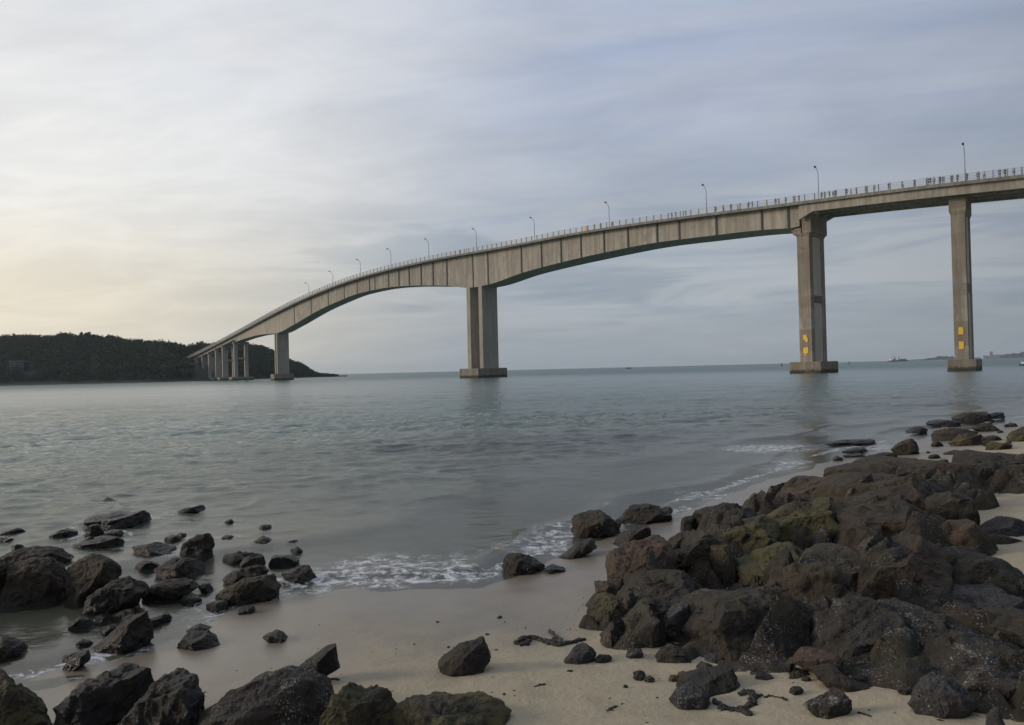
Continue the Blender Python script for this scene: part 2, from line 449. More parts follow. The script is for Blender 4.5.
WATER_ROCKS = []
OUTCROP = []
GROW = False
BED = np.array([-0.30, -0.18, 1.0]); BED /= np.linalg.norm(BED)   # dip of the bedding planes
def rock(label, poly, mat='rk', ratio=0.8, e=0.66, cuts=10, rough=1.0, bury=0.25, group=None, seed=None, water=False, lift=0.6, name='rock'):
    px = np.array(poly, float)
    if GROW and mat != 'rktan' and px[:, 1].max() - px[:, 1].min() > 18:
        cc = np.array([(px[:, 0].min() + px[:, 0].max()) / 2, px[:, 1].max()])
        px = cc + (px - cc) * np.array([1.12, 1.0]); ratio = max(ratio, 1.25); cuts = max(cuts, 11); e = min(e, 0.58)
    x0, x1, y0, y1 = px[:, 0].min(), px[:, 0].max(), px[:, 1].min(), px[:, 1].max()
    r = np.random.default_rng(int(abs(x0 * 131 + y1 * 977)) + (seed or 0))
    cxp = (x0 + x1) / 2
    front = hit_ground(cxp, y1)
    wid = (x1 - x0) * front[1] / F
    b = max(0.5 * wid * ratio, 0.5 * (y1 - y0) * front[1] / F * 0.7)
    Yc = front[1] + lift * b
    P3 = np.array([at_depth(x, y, Yc) for x, y in px])
    XZ = P3[:, [0, 2]]
    hgt = XZ[:, 1].max() - XZ[:, 1].min()
    c = np.array([(XZ[:, 0].min() + XZ[:, 0].max()) / 2, XZ[:, 1].min() + 0.45 * hgt])
    # bury the lower outline
    low = XZ[:, 1] < c[1]
    XZ2 = XZ.copy(); XZ2[low, 1] -= bury * hgt * (c[1] - XZ[low, 1]) / (0.45 * hgt)
    R = radial(XZ2, c)
    R = (np.roll(R, 1) + 2 * R + np.roll(R, -1)) / 4
    pix = max(x1 - x0, y1 - y0)
    nsub = 7 if pix > 60 else 6 if pix > 24 else 5 if pix > 9 else 4
    U, Fa = ico(nsub)
    th = np.arctan2(U[:, 2], U[:, 0]); rho = np.hypot(U[:, 0], U[:, 2])
    Ri = np.interp((th % (2 * math.pi)) / (2 * math.pi) * 360, np.arange(361), np.append(R, R[0]))
    fr = rho ** e
    Vv = np.stack([Ri * fr * np.cos(th), b * np.sign(U[:, 1]) * np.abs(U[:, 1]) ** e, Ri * fr * np.sin(th)], -1)
    size = (wid * hgt * 2 * b) ** (1 / 3)
    # low-frequency warp keeps the faces from being symmetrical
    off = r.uniform(-50, 50, 3)
    wl = Vv / size
    warp = np.stack([fbm(wl * 1.3 + off + k * 31, 2, 3) for k in range(3)], -1)
    Vv = Vv + warp * size * np.array([0.05, 0.16, 0.05]) * rough
    # fracture planes
    for k in range(cuts):
        if k < 2: nrm = BED + r.normal(0, 0.16, 3)
        elif k < 5:
            a = r.uniform(-2.9, -0.2); nrm = np.array([math.cos(a), math.sin(a), r.uniform(-0.15, 0.55)])
        else: nrm = r.normal(0, 1, 3); nrm[2] = abs(nrm[2])
        nrm = nrm / np.linalg.norm(nrm)
        q = Vv @ nrm; h0 = np.percentile(q, 100) * r.uniform(0.66, 0.90)
        over = np.clip(q - h0, 0, None)
        Vv = Vv - (over * 0.97)[:, None] * nrm
    # strata steps and surface relief
    dirn = Vv / (np.linalg.norm(Vv, axis=1)[:, None] + 1e-9)
    W3 = Vv + np.array([c[0], Yc, c[1]])
    bed = W3 @ BED
    stp = vnoise(np.stack([bed * 11, W3[:, 0] * 0.8, W3[:, 1] * 0.8], -1) + off, 5)
    rel = fbm(W3 * (2.2 / size) + off, 4, 21, 0.55)
    rid = 1 - np.abs(fbm(W3 * (1.4 / size) + off * 2, 3, 41))
    fine = fbm(W3 * 16 + off, 3, 61, 0.6)
    amp = size * rough
    disp = amp * (0.040 * rel + 0.042 * stp - 0.075 * np.clip(rid - 0.80, 0, 1) * 5 * 0.35) + min(0.012, 0.03 * size) * fine * rough
    Vv = Vv + dirn * disp[:, None]
    # restore the measured extent
    for ax, lo, hi in ((0, XZ2[:, 0].min(), XZ2[:, 0].max()), (2, None, XZ2[:, 1].max())):
        k = 0 if ax == 0 else 1
        if ax == 0:
            v0, v1 = Vv[:, 0].min() + c[0], Vv[:, 0].max() + c[0]
            Vv[:, 0] = (Vv[:, 0] + c[0] - v0) / (v1 - v0) * (hi - lo) + lo - c[0]
        else:
            top = Vv[:, 2].max(); s = (hi - c[1]) / top
            Vv[:, 2] = np.where(Vv[:, 2] > 0, Vv[:, 2] * s, Vv[:, 2])
    base = np.array([c[0], Yc, XZ2[:, 1].min()])
    Vl = Vv + np.array([c[0], Yc, c[1]]) - base
    o = link(name, mesh_np(name, Vl, Fa, MAT[mat], True, 38), None, base)
    tag(o, label, 'rock', group)
    if GROW: OUTCROP.append((c[0], Yc, wid * 0.5, b, XZ2[:, 1].max()))
    if water: WATER_ROCKS.append((base[0], Yc, wid * 0.5, b))
    return o

def make_bedrock():
    """the fractured rock floor that fills the gaps between the outcrop's boulders"""
    O = np.array(OUTCROP)
    xs = np.arange(O[:, 0].min() - 1.0, O[:, 0].max() + 1.2, 0.024); ys = np.arange(O[:, 1].min() - 0.8, O[:, 1].max() + 1.5, 0.030)
    GX_, GY_ = np.meshgrid(xs, ys); x = GX_.ravel(); y = GY_.ravel()
    g_ = ground_z(x, y); h = np.full(len(x), -1.0)
    P = np.stack([x, y, np.zeros_like(x)], -1)
    wx = 0.10 * fbm(P * 1.6, 3, 201); wy = 0.10 * fbm(P * 1.6, 3, 203)
    for ox, oy, hw, hb, top in O:
        q2 = ((x + wx - ox) / (hw * 1.04 + 0.03)) ** 2 + ((y + wy - oy) / (hb * 1.08 + 0.06)) ** 2
        g0 = ground_z(ox, oy)[0]
        h = np.maximum(h, (top - g0) * 0.76 * np.clip(1 - q2 ** 1.6, -1, 1))
    # slabs: jittered cells, each with its own tilt and step, parted by open joints
    def cells(sx, sy, seed, tilt, step):
        ca, sa = math.cos(0.45), math.sin(0.45)
        u = ((x + wx * 0.8) * ca + (y + wy * 0.8) * sa) / sx; v = (-(x + wx * 0.8) * sa + (y + wy * 0.8) * ca) / sy
        iu, iv = np.floor(u), np.floor(v); z0 = np.zeros_like(iu)
        d1 = np.full(len(x), 9.0); d2 = np.full(len(x), 9.0); off = np.zeros(len(x))
        for du in (-1, 0, 1):
            for dv in (-1, 0, 1):
                a_, b_ = iu + du, iv + dv
                cu = a_ + 0.1 + 0.8 * _hash(a_, b_, z0, seed); cv = b_ + 0.1 + 0.8 * _hash(a_, b_, z0, seed + 1)
                dd = np.hypot(u - cu, v - cv)
                o_ = step * (_hash(a_, b_, z0, seed + 2) - 0.5) + tilt * ((u - cu) * (_hash(a_, b_, z0, seed + 3) - 0.35) * sx + (v - cv) * (_hash(a_, b_, z0, seed + 4) - 0.35) * sy)
                closer = dd < d1
                d2 = np.where(closer, d1, np.minimum(d2, dd)); off = np.where(closer, o_, off); d1 = np.where(closer, dd, d1)
        return off, d2 - d1
    o1, e1 = cells(0.80, 0.46, 301, 0.55, 0.15); o2, e2 = cells(0.30, 0.20, 331, 0.6, 0.07)
    near_edge = smooth01(h, 0.0, 0.18)
    rid = 1 - np.abs(fbm(P * 2.2, 3, 207))
    z = g_ + h - 0.02 + near_edge * (o1 + o2 - 0.13 * (1 - smooth01(e1, 0.0, 0.16)) - 0.035 * (1 - smooth01(e2, 0.0, 0.14))) + 0.03 * fbm(P * 4.0, 4, 205) + 0.012 * fbm(P * 14.0, 3, 211)
    V = np.stack([x, y, z], -1)
    i = np.arange(len(x)).reshape(len(ys), len(xs))
    Fq = np.stack([i[:-1, :-1], i[:-1, 1:], i[1:, 1:], i[1:, :-1]], -1).reshape(-1, 4)
    keep = ((z[Fq] > g_[Fq] - 0.06) & (h[Fq] > -0.05)).any(1); Fq = Fq[keep]
    used = np.unique(Fq); mp = np.zeros(len(x), int); mp[used] = np.arange(len(used))
    base = np.array([O[:, 0].mean(), O[:, 1].mean(), 0.4])
    o = link('bedrock', mesh_np('bedrock', V[used] - base, mp[Fq], MAT['rkbase'], True, 40), None, base)
    tag(o, 'dark fractured bedrock showing in the gaps between the boulders of the right outcrop', 'bedrock')
# ---- rocks standing in the water and shallows at the left
Wt = dict(water=True)
rock('small black rock tip showing alone above the waves behind the left-hand rocks', [(96,504),(105,498),(116,502),(113,505)], 'rkwet', **Wt)
rock('wide flat-topped black slab out in the waves, water washing over its back', [(83,524),(87,518),(109,516),(126,515),(140,511),(145,515),(143,524),(125,528),(95,528)], 'rkwet', 1.0, 0.6, **Wt)
rock('low dark rounded rock awash behind the big brown boulders', [(49,536),(57,529),(74,530),(76,535),(62,538)], 'rkwet', **Wt)
rock('thin dark pointed rock at the left edge with the waves behind it', [(-5,534),(13,528),(23,530),(12,535)], 'rkwet', **Wt)
rock('low black rock under the thin pointed one at the left edge', [(-10,540),(0,537),(12,538),(10,543),(-8,544)], 'rkwet', **Wt)
rock('long low rounded brown rock in white wash just behind the square brown boulder', [(74,543),(88,537),(117,536),(124,541),(117,547),(90,550)], 'rk', **Wt)
rock('small low dark ripple of rock in the open water right of the flat-topped slab', [(172,513),(186,509),(200,506),(203,509),(190,514)], 'rkwet', **Wt)
rock('long dark ledge directly behind the biggest brown boulder on the left', [(-20,560),(0,550),(40,549),(68,552),(66,562),(40,570),(-20,574)], 'rk', 0.5, **Wt)
rock('brown rock cut by the left edge, leaning on the biggest brown boulder', [(-34,574),(-10,559),(6,560),(10,575),(2,600),(-28,606)], 'rkbrown', **Wt)
rock('biggest rounded brown boulder at the left, olive film on its broad top', [(-2,582),(3,571),(14,563),(40,558.5),(63,562),(66,575),(65,595),(50,602),(12,605),(0,602)], 'rkbrown', 0.85, 0.7, **Wt)
rock('square-shouldered brown boulder with a flat top, right of the biggest brown boulder', [(69,566),(75,557),(95,555),(118,555),(121,566),(119,577),(100,588),(84,601),(71,599)], 'rkbrown', 0.85, 0.66, **Wt)
rock('long dark slab sloping down to the left in front of the square-shouldered boulder', [(83,609),(92,597),(108,585),(125,578),(149,578),(142,590),(128,604),(105,614),(88,613)], 'rk', 0.7, **Wt)
rock('dark block with a light flat top and pointed right end beside the sloping slab', [(144,590),(150,582),(180,579),(197,583),(196,588),(178,596),(147,600)], 'rk', 0.7, 0.6, **Wt)
rock('brown oval rock behind the block with the pointed end', [(156,567),(165,559),(185,558),(202,565),(200,574),(180,578),(160,577)], 'rkbrown', **Wt)
rock('dark rock with wet pale patches on its top, left of the shark-fin rock', [(127,550),(145,545),(168,548),(173,554),(164,560),(135,559)], 'rk', **Wt)
rock('small square dark block squeezed between the pale-topped rock and the brown oval one', [(133,565),(140,561),(156,562),(157,571),(135,572)], 'rkwet', **Wt)
rock('upright black rock shaped like a shark fin among the left rocks', [(178,552),(190,538),(200,533),(208,533),(213,543),(212,554),(200,559),(182,556)], 'rk', 0.6, 0.8, 8, **Wt)
rock('small dark rock in white foam just right of the shark-fin rock', [(222,556),(240,551),(247,558),(238,563),(224,561)], 'rkwet', **Wt)
rock('low dark rock left of the tiny tip, at the edge of the foam', [(267,562),(275,556),(290,555),(300,560),(293,565),(272,566)], 'rkwet', **Wt)
rock('tiny dark rock tip at the seaward edge of the foam', [(290,549),(297,547),(303,550),(298,554)], 'rkwet', **Wt)
rock('rounded dark rock at the right end of the left-hand group, foam lapping round it', [(282,573),(293,567),(309,569),(318,578),(311,583),(290,582)], 'rk', **Wt)
rock('broken brown rock with a stepped top in the thin water', [(213,594),(236,582),(246,577),(265,577.5),(279,591),(270,601),(250,604),(224,599)], 'rkbrown', 0.8, 0.75, 9, **Wt)
rock('very low flat wet rock behind the stepped brown one', [(238,566),(255,563),(268,567),(262,572),(242,572)], 'rkwet', **Wt)
rock('fist-sized dark rock at the tail of the stepped brown rock', [(198,588),(205,584),(212,590),(206,594)], 'rkwet', **Wt)
rock('wedge-shaped slab lying in the thin water, rising to a square end at the right', [(89,645),(109,630),(141,612),(146,622),(151,634),(125,649),(94,651)], 'rk', 0.75, 0.68, 9, 0.8, seed=5, **Wt)
rock('small pointed rock right of the wedge-shaped slab', [(152,619),(168,613),(171,619),(160,622)], 'rkwet', **Wt)
rock('small flat rock just behind the arched flat rock', [(187,630),(197,625),(211,629),(205,632)], 'rk', **Wt)
rock('arched flat grey-topped rock with a dark underside in the thin water', [(176,646),(191,633),(207,633),(225,644),(215,648),(185,649)], 'rk', **Wt)
rock('rounded rock cut by the left edge, alone on wet sand', [(-15,660),(-8,638),(6,638),(18,645),(22,651),(10,658)], 'rk', 0.9, **Wt)
rock('jagged small dark rock below the left end of the wedge-shaped slab', [(62,664),(75,657),(88,652),(86,662),(70,671)], 'rkwet', **Wt)
rock('very low dark rock almost covered by sand between the wedge and the spike', [(264,634),(274,631),(283,633),(292,640),(284,643),(272,639)], 'rkwet')
# ---- front row at the bottom
rock('yellowish-flecked boulder in the bottom left corner', [(-20,690),(0,674),(20,680),(34,690),(36,702),(47,712),(47,745),(-20,750)], 'rkmoss', 0.9)
rock('long dark block with a straight sloping top, second from the bottom left corner', [(51,702),(78,690),(98,682),(146,671),(150,682),(146,700),(130,722),(104,745),(55,745)], 'rkwet', 0.8, 0.75, 8)
rock('thin splinter of rock lying along the back edge of the straight-topped block', [(96,683),(104,679),(116,677),(114,680),(102,683)], 'rkwet', name='rock')
rock('black peaked block right of the straight-topped one at the bottom', [(112,722),(147,697),(186,677),(192,688),(207,695),(209,710),(203,745),(112,750)], 'rkwet', 0.8, 0.8, 8)
rock('largest dark ledge of the front row, barnacle spots on its rounded back', [(195,724),(210,703),(233,697),(237,689),(280,677),(315,685),(325,705),(328,748),(200,750)], 'rkbarn', 0.9, 0.75, 8)
rock('black spike like a tooth at the right end of the large front ledge', [(283,682),(290,672),(307,662),(333.5,646),(340,668),(315,679),(292,686)], 'rkwet', 0.45, 0.95, 3, 0.6)
rock('brown mossy rock right of the spike at the bottom edge, yellow patch on top', [(318,704),(322,686),(338,687),(360,695),(385,702),(398,715),(400,750),(318,750)], 'rkmoss', 0.9)
rock('flat pale-flecked mossy slab at the right end of the front row, sinking into sand', [(390,714),(405,704),(430,702),(460,705),(490,711),(512,724),(505,750),(385,750)], 'rkmoss', 0.9, 0.65)
# ---- single rocks on the middle sand
rock('angular dark rock alone in the middle of the pale sand', [(436.7,656),(441,652),(460,645),(481,639),(491,655),(481,666),(456,675),(440,670)], 'rk', 0.8, 0.75, 9)
rock('small grey triangular rock on the sand near the foot of the right outcrop', [(564,660),(575,651),(586,646),(597,655),(590,661),(576,664)], 'rkgrey', 0.9, 0.8, 6)
rock('rounded dark rock in the foam at the water line of the middle beach', [(502,557),(510,554.5),(520,556),(535,562),(546,568),(540,572),(518,575),(506,573),(501,566)], 'rk', 0.7, **Wt)
rock('low tail of rock trailing right of the rounded rock in the foam', [(543,568),(552,566),(566,570),(569,572),(552,573)], 'rkwet', **Wt)
rock('thin leaf-shaped dark slab in the shallows left of the dome-shaped rock', [(556,557),(575,546),(594,540),(597,545),(585,552),(565,558)], 'rk', 0.7, **Wt)
rock('dome-shaped brown rock standing in shallow water off the right outcrop', [(571,529),(574,517),(590,510),(600,511),(612,520),(623,525),(620,533),(600,536),(578,536)], 'rkbrown', 0.8, 0.8, 5, **Wt)
rock('long low rock with a raised knob at its right end, behind the dome rock', [(616,518),(645,518),(652,509),(666,504),(673,507),(675,515),(660,522),(630,523)], 'rk', 0.5, **Wt)
rock('flat dark rock sloping left in the shallows, touching the outcrop behind its red end', [(612,543),(622,532),(643,526),(652,528),(651,537),(630,545)], 'rk', 0.7, **Wt)
rock('small round rock between the knobbed rock and the long black ridge', [(680,527),(684,518),(692,516),(697,519),(697,528),(688,531)], 'rk', **Wt)
# ---- the outcrop at the right
GROW = True
rock('long black rounded ridge at the seaward edge of the outcrop', [(699,522),(703,513),(715,509),(730,506),(755,508),(754,522),(730,533),(708,533)], 'rk', 0.7)
rock('small upright brown knob on the seaward edge of the outcrop', [(750,510),(757,498),(766,491),(772,495),(772,510),(758,515)], 'rkbrown', 0.8)
rock('little stone on the sand just behind the upright brown knob', [(745,504),(749,499),(754,497),(757,501),(752,505)], 'rkbrown')
rock('smooth reddish-brown rounded boulder at the top left of the outcrop', [(772,508),(780,494),(797,481),(812,476),(835,476),(842,484),(838,500),(815,508),(790,512)], 'rkred', 0.8)
rock('mossy sloping block below the black ridge', [(700,556),(706,536),(725,526),(760,516),(775,520),(772,545),(745,560),(715,566)], 'rkmoss', 0.9)
rock('yellow-green algae slope in the middle of the outcrop', [(735,582),(742,562),(765,552),(795,546),(812,552),(808,578),(780,592),(748,592)], 'rkmoss', 0.9, 0.8, 5)
rock('olive ledge rising beside the reddish-brown boulder', [(760,542),(770,524),(795,508),(820,498),(842,500),(840,528),(815,548),(785,555)], 'rkmoss', 0.9)
rock('dark brown fractured block between the red end and the algae slope', [(664,566),(668,548),(680,536),(704,530),(718,540),(724,562),(708,580),(678,582)], 'rkbrown', 0.85, 0.75, 9)
rock('upright split slab with yellow-brown flank left of the algae slope', [(708,574),(712,554),(722,545),(732,548),(736,566),(730,584),(716,586)], 'rkmoss', 0.6, 0.8, 8)
rock('red-brown square end of the outcrop facing the water', [(613,549),(640,542),(666,545),(672,558),(668,582),(645,598),(622,600),(612,590)], 'rkred', 0.8, 0.62, 8)
rock('small reddish lump stuck to the foot of the red square end', [(596,586),(602,584),(612,582),(618,592),(613,604),(600,606)], 'rkred', 0.8)
rock('olive rounded boulder at the outer left foot of the outcrop', [(589,606),(594,599),(606,596),(620,600),(620,612),(607,624),(594,625),(589,616)], 'rkmoss', 0.8)
rock('dark overhanging block below the red square end', [(618,612),(622,598),(640,584),(672,576),(698,578),(704,594),(690,610),(665,622),(636,624)], 'rk', 0.9, 0.72, 9)
rock('flat pointed foot slab reaching left onto the sand', [(600,641),(612,632),(633,619),(650,604),(660,612),(654,634),(632,646),(612,645)], 'rk', 0.8, 0.75, 6)
rock('grey upright block above the small sand pocket', [(666,614),(672,606),(684,602),(694,614),(692,634),(682,643),(672,636),(665,626)], 'rkgrey', 0.8)
rock('large smooth grey-brown block in the lower middle of the outcrop', [(684,604),(697,593),(720,587),(760,586),(785,592),(800,604),(806,628),(800,642),(775,650),(740,654),(712,650),(692,634)], 'rk', 0.9, 0.68, 8)
rock('dark brown tall face between the grey-brown block and the crack', [(774,610),(782,588),(798,572),(822,564),(842,574),(850,600),(834,624),(814,642),(794,644),(778,632)], 'rkbrown', 0.9, 0.7, 7)
rock('crown block of the outcrop with a hollow under its edge', [(836,512),(842,490),(868,480),(905,472),(930,480),(945,495),(942,515),(900,522),(860,520)], 'rkbrown', 0.9)
rock('small olive brown block with shells at the left of the crown block', [(800,532),(806,514),(822,504),(842,502),(852,518),(846,538),(822,548),(806,546)], 'rkmoss', 0.9)
rock('broad back ridge at the very top of the outcrop', [(842,482),(850,469),(880,461),(920,459),(952,464),(968,480),(955,498),(900,500),(856,496)], 'rkbrown', 0.8)
rock('long dark rounded ridge at the top right edge of the outcrop', [(958,478),(970,465),(985,457),(1003,455),(1024,458),(1050,460),(1064,475),(1035,489),(995,490),(966,486)], 'rk', 0.7)
rock('smooth wide brown-grey boulder right of the shells, middle of the outcrop', [(836,542),(842,514),(860,502),(890,498),(920,503),(940,518),(942,538),(915,548),(880,556),(848,554)], 'rkbrown', 0.9, 0.75, 5)
rock('rounded chestnut boulder tucked under the smooth wide one', [(842,548),(848,530),(862,520),(882,522),(890,538),(880,556),(856,562)], 'rkbrown', 0.8)
rock('dark sloping shoulder between the crown block and the grey cobble', [(930,520),(938,500),(950,492),(966,498),(972,512),(962,530),(940,534)], 'rk', 0.9)
rock('light grey cobble at the landward side of the outcrop top', [(957,507),(962,494),(975,489),(987,493),(991,504),(980,510),(965,510)], 'rkgrey', 0.8)
rock('tan triangular boulder with one dark hole in its face', [(934,544),(950,524),(965,519),(980,532),(994,548),(986,555),(960,556),(944,550)], 'rktan', 0.8, 0.8, 4, 0.6)
rock('dark mossy bulk under the tan triangular boulder', [(898,600),(910,572),(935,558),(960,553),(990,555),(1010,568),(1014,588),(1000,606),(960,612),(920,612)], 'rk', 0.9)
rock('biggest domed boulder in the centre of the outcrop', [(846,612),(852,580),(868,554),(893,541),(915,540),(937,552),(955,568),(952,580),(928,588),(910,602),(884,616),(858,620)], 'rkbrown', 0.95, 0.78, 5)
rock('slate-coloured flat-topped block below the mossy bulk', [(910,616),(938,600),(975,592),(1008,593),(1014,604),(1002,624),(988,638),(955,632),(926,626)], 'rkgrey', 0.8, 0.7, 6)
rock('barnacled brown face right of the crack at the foot of the outcrop', [(815,646),(822,622),(842,604),(868,598),(890,603),(898,632),(892,652),(870,660),(838,660),(818,654)], 'rkbarn', 0.85, 0.7, 7)
rock('purplish dark face below the slate-coloured block', [(884,650),(892,632),(908,618),(930,614),(965,626),(992,636),(990,654),(948,668),(908,670),(888,664)], 'rkbarn', 0.85, 0.7, 7)
rock('dark block cut by the right edge at the foot of the outcrop', [(988,646),(998,626),(1024,614),(1062,612),(1076,650),(1045,670),(1006,666)], 'rk', 0.85)
rock('barnacle-crusted low shelf in the bottom right corner', [(942,680),(956,667),(985,652),(1010,657),(1060,668),(1066,705),(1024,704),(985,695),(958,692)], 'rkbarn', 0.9, 0.65, 6)
rock('low ragged shelf with white crust left of the sand notch', [(834,664),(852,652),(890,648),(930,656),(940,666),(905,668),(888,676),(878,680),(858,676)], 'rkbarn', 0.8)
rock('low barnacled apron at the foot of the grey-brown block', [(690,650),(706,640),(740,642),(790,640),(812,646),(808,656),(780,658),(752,664),(716,662)], 'rkbarn', 0.8)
rock('pointed toe of dark rock running out from the barnacled apron', [(736,664),(752,656),(780,659),(799,661),(786,666),(766,670),(748,669)], 'rkbarn', 0.8)
rock('ragged dark scrap of rock beside the sand pocket', [(656,661),(662,651),(680,648),(690,654),(686,661),(668,662)], 'rk', 0.8)
rock('low dark block wedged between the algae slope and the domed boulder', [(800,600),(806,568),(825,552),(850,552),(862,572),(858,600),(830,612)], 'rkbase', 1.2, 0.6)
GROW = False
make_bedrock()
# ---- loose rocks on the sand in front of the outcrop
rock('blue-grey angular rock on the sand below the sand notch', [(911,706),(919,693),(931,682),(950,676),(968,690),(974,701),(960,709),(933,718)], 'rkgrey', 0.8, 0.75, 8)
rock('dark crescent-shaped rock with white barnacles, alone on the sand at the bottom', [(806,709),(821,700),(843,691),(851,700),(847,714),(830,718)], 'rkbarn', 0.7, 0.75, 7)
rock('rusty left half of the S-shaped low rock in front of the outcrop', [(788,659),(800,653),(830,651),(843,660),(842,674),(828,678),(816,669)], 'rkred', 0.7)
rock('blackish tail of the S-shaped low rock, pointing right', [(816,672),(838,668),(850,680),(877,681),(869,687),(848,690),(826,684)], 'rk', 0.7)
rock('upper of two touching black rocks on the front sand', [(676,691),(690,678),(713,669),(735,669),(741,684),(733,690),(713,694)], 'rkwet', 0.8, 0.75, 7)
rock('lower of two touching black rocks on the front sand, grey crust on top', [(670,701),(678,690),(695,687),(710,695),(711,704),(690,707),(679,709)], 'rkgrey', 0.8, 0.75, 7)
rock('small mottled stone left above the two touching black rocks', [(668,679),(674,675),(680,678),(678,682),(670,682)], 'rkred')
rock('small grey stone at the tip of the barnacled apron', [(697,668),(704,662),(713,664),(711,670),(702,671)], 'rkgrey')
rock('narrow dark stone standing at the bottom edge near the corner', [(988,732),(993,709),(1002,714),(1008,728),(1004,738)], 'rkgrey', 0.8)
rock('grey layered flat rock on the sand at the right edge', [(980,530),(993,519),(1010,517),(1030,519),(1034,533),(1005,536)], 'rkgrey', 0.7)
rock('dark low rock under the grey layered one at the right edge', [(980,535),(1000,533),(1020,540),(1006,544),(986,539)], 'rk', 0.7)
# ---- rocks on the far sand behind the outcrop
rock('largest flat-topped dark rock at the far water line, below the right-hand pier', [(957,418),(968,413),(988,411.5),(992,415),(990,421),(962,422)], 'rk', 0.8, **Wt)
rock('small dark rock right of the flat-topped one at the far water line', [(990,414),(1003,412),(1004,417),(992,419)], 'rkwet', **Wt)
rock('low dark rock left of the flat-topped one, at the far water line', [(927,420.5),(945,419.5),(961,424),(955,427),(932,426.5)], 'rkwet', **Wt)
rock('isolated low rock in the shallows left of the far rock pile', [(906,431),(918,426),(926,429),(922,433)], 'rkwet', **Wt)
rock('broad dark rock of the far pile on pale sand', [(936,434),(949,428),(970,427.5),(975,433),(960,441),(940,441)], 'rk')
rock('mossy front rock of the far pile', [(953,443),(961,434),(978,433),(982,442),(962,446)], 'rkmoss')
rock('sloping black rock at the back of the far pile', [(974,428),(986,423.5),(997,429.5),(982,432)], 'rk')
rock('small dark stone left of the far pile', [(932,444),(938,440.5),(943,445),(935,447)], 'rk')
rock('flat streak of rock right of the far pile', [(985,438),(994,435),(1004,438.5),(990,441)], 'rk')
rock('flat olive rock in front right of the far pile', [(985,447),(996,442),(1012,444.5),(1002,450),(988,450)], 'rkmoss')
rock('mossy rock at the right edge on the far sand', [(1008,438),(1018,430),(1030,427),(1042,432),(1036,441),(1014,441)], 'rkmoss')
rock('knobbly dark rock with a raised lump, behind the back ridge', [(890,447),(902,442),(908,438),(916,442),(919,453),(900,455)], 'rkbrown')
rock('long flat ledge at the water edge behind the outcrop', [(820,443),(853,439.5),(880,439.5),(878,445.5),(826,446)], 'rkwet', 0.5)
rock('tilted flat ledge between the long ledge and the back ridge', [(852,461),(880,452),(895,453),(882,462),(862,465)], 'rk', 0.6)
rock('flat scrap of rock alone on the sand left of the tilted ledge', [(832,459.5),(838,456),(844,458),(839,461)], 'rk')
rock('scattered low scrap nearest the reddish-brown boulder', [(830,469),(843,465),(856,466.5),(845,471)], 'rk')
rock('low streak of rock just in front of the long flat ledge', [(843,450.5),(862,447.5),(867,450.5),(850,453)], 'rkwet')
rock('low streak of rock just behind the tilted flat ledge', [(843,456),(862,453.5),(867,456.5),(848,458)], 'rk')
rock('thin flat rock on bare sand behind the back ridge, right of the knobbly rock', [(945,453.5),(958,450),(961,452.5),(950,455)], 'rk')
rock('thin dark rock on bare sand just behind the top right ridge', [(976,455),(984,452.5),(989,455),(982,457)], 'rk')
rock('thin dark rock touching the back ridge near the knobbly rock', [(927,456),(936,454),(941,457),(931,459)], 'rk')
rock('small dark rock at the far water edge near the right border', [(1004,425),(1011,422.5),(1018,425.5),(1008,427)], 'rkwet')

# small loose pieces
small = np.random.default_rng(77)
def scatter(n, label, group, zone, sizes, mat, **kw):
    k = 0; tries = 0
    while k < n and tries < 900:
        tries += 1
        x = small.uniform(zone[0], zone[2]); y = small.uniform(zone[1], zone[3])
        w_ = small.uniform(*sizes) * (0.4 + 0.6 * (y - 380) / 340); h_ = w_ * small.uniform(0.34, 0.66)
        if zone[4] is not None and not zone[4](x, y): continue
        pts = [(x + w_ * 0.5 * math.cos(a) * small.uniform(0.7, 1.1), y + h_ * 0.5 * math.sin(a) * small.uniform(0.7, 1.1)) for a in np.linspace(0, 6.283, 8)[:-1]]
        rock(label, pts, mat[k % len(mat)], 0.8, 0.72, 8, group=group, **kw); k += 1
scatter(40, 'small low wet stone among the bigger rocks in the left shallows', 'small wet stones in the left shallows', (10, 520, 330, 660, lambda x, y: y < 680 - 0.26 * x), (16, 38), ['rkwet', 'rk', 'rkwet'], water=True)
foot = lambda x, y: (640 + 0.10 * (x - 600)) < y < (676 + 0.09 * (x - 600))
scatter(30, 'small loose dark stone on the sand along the foot of the right outcrop', 'small loose stones at the foot of the right outcrop', (600, 610, 1010, 722, foot), (9, 26), ['rk', 'rkbarn', 'rkgrey', 'rkred'])
scatter(14, 'little dark pebble alone on the open middle sand', 'pebbles on the middle sand', (350, 605, 660, 700, None), (3.5, 8), ['rk', 'rkred', 'rkgrey'])
scatter(16, 'flat little rock scrap on the far sand behind the outcrop', 'little rock scraps on the far sand', (845, 428, 1020, 462, lambda x, y: y < 468 - 0.02 * (x - 850) and y > 470 - 0.26 * (x - 840)), (10, 22), ['rk', 'rkmoss', 'rkwet'])
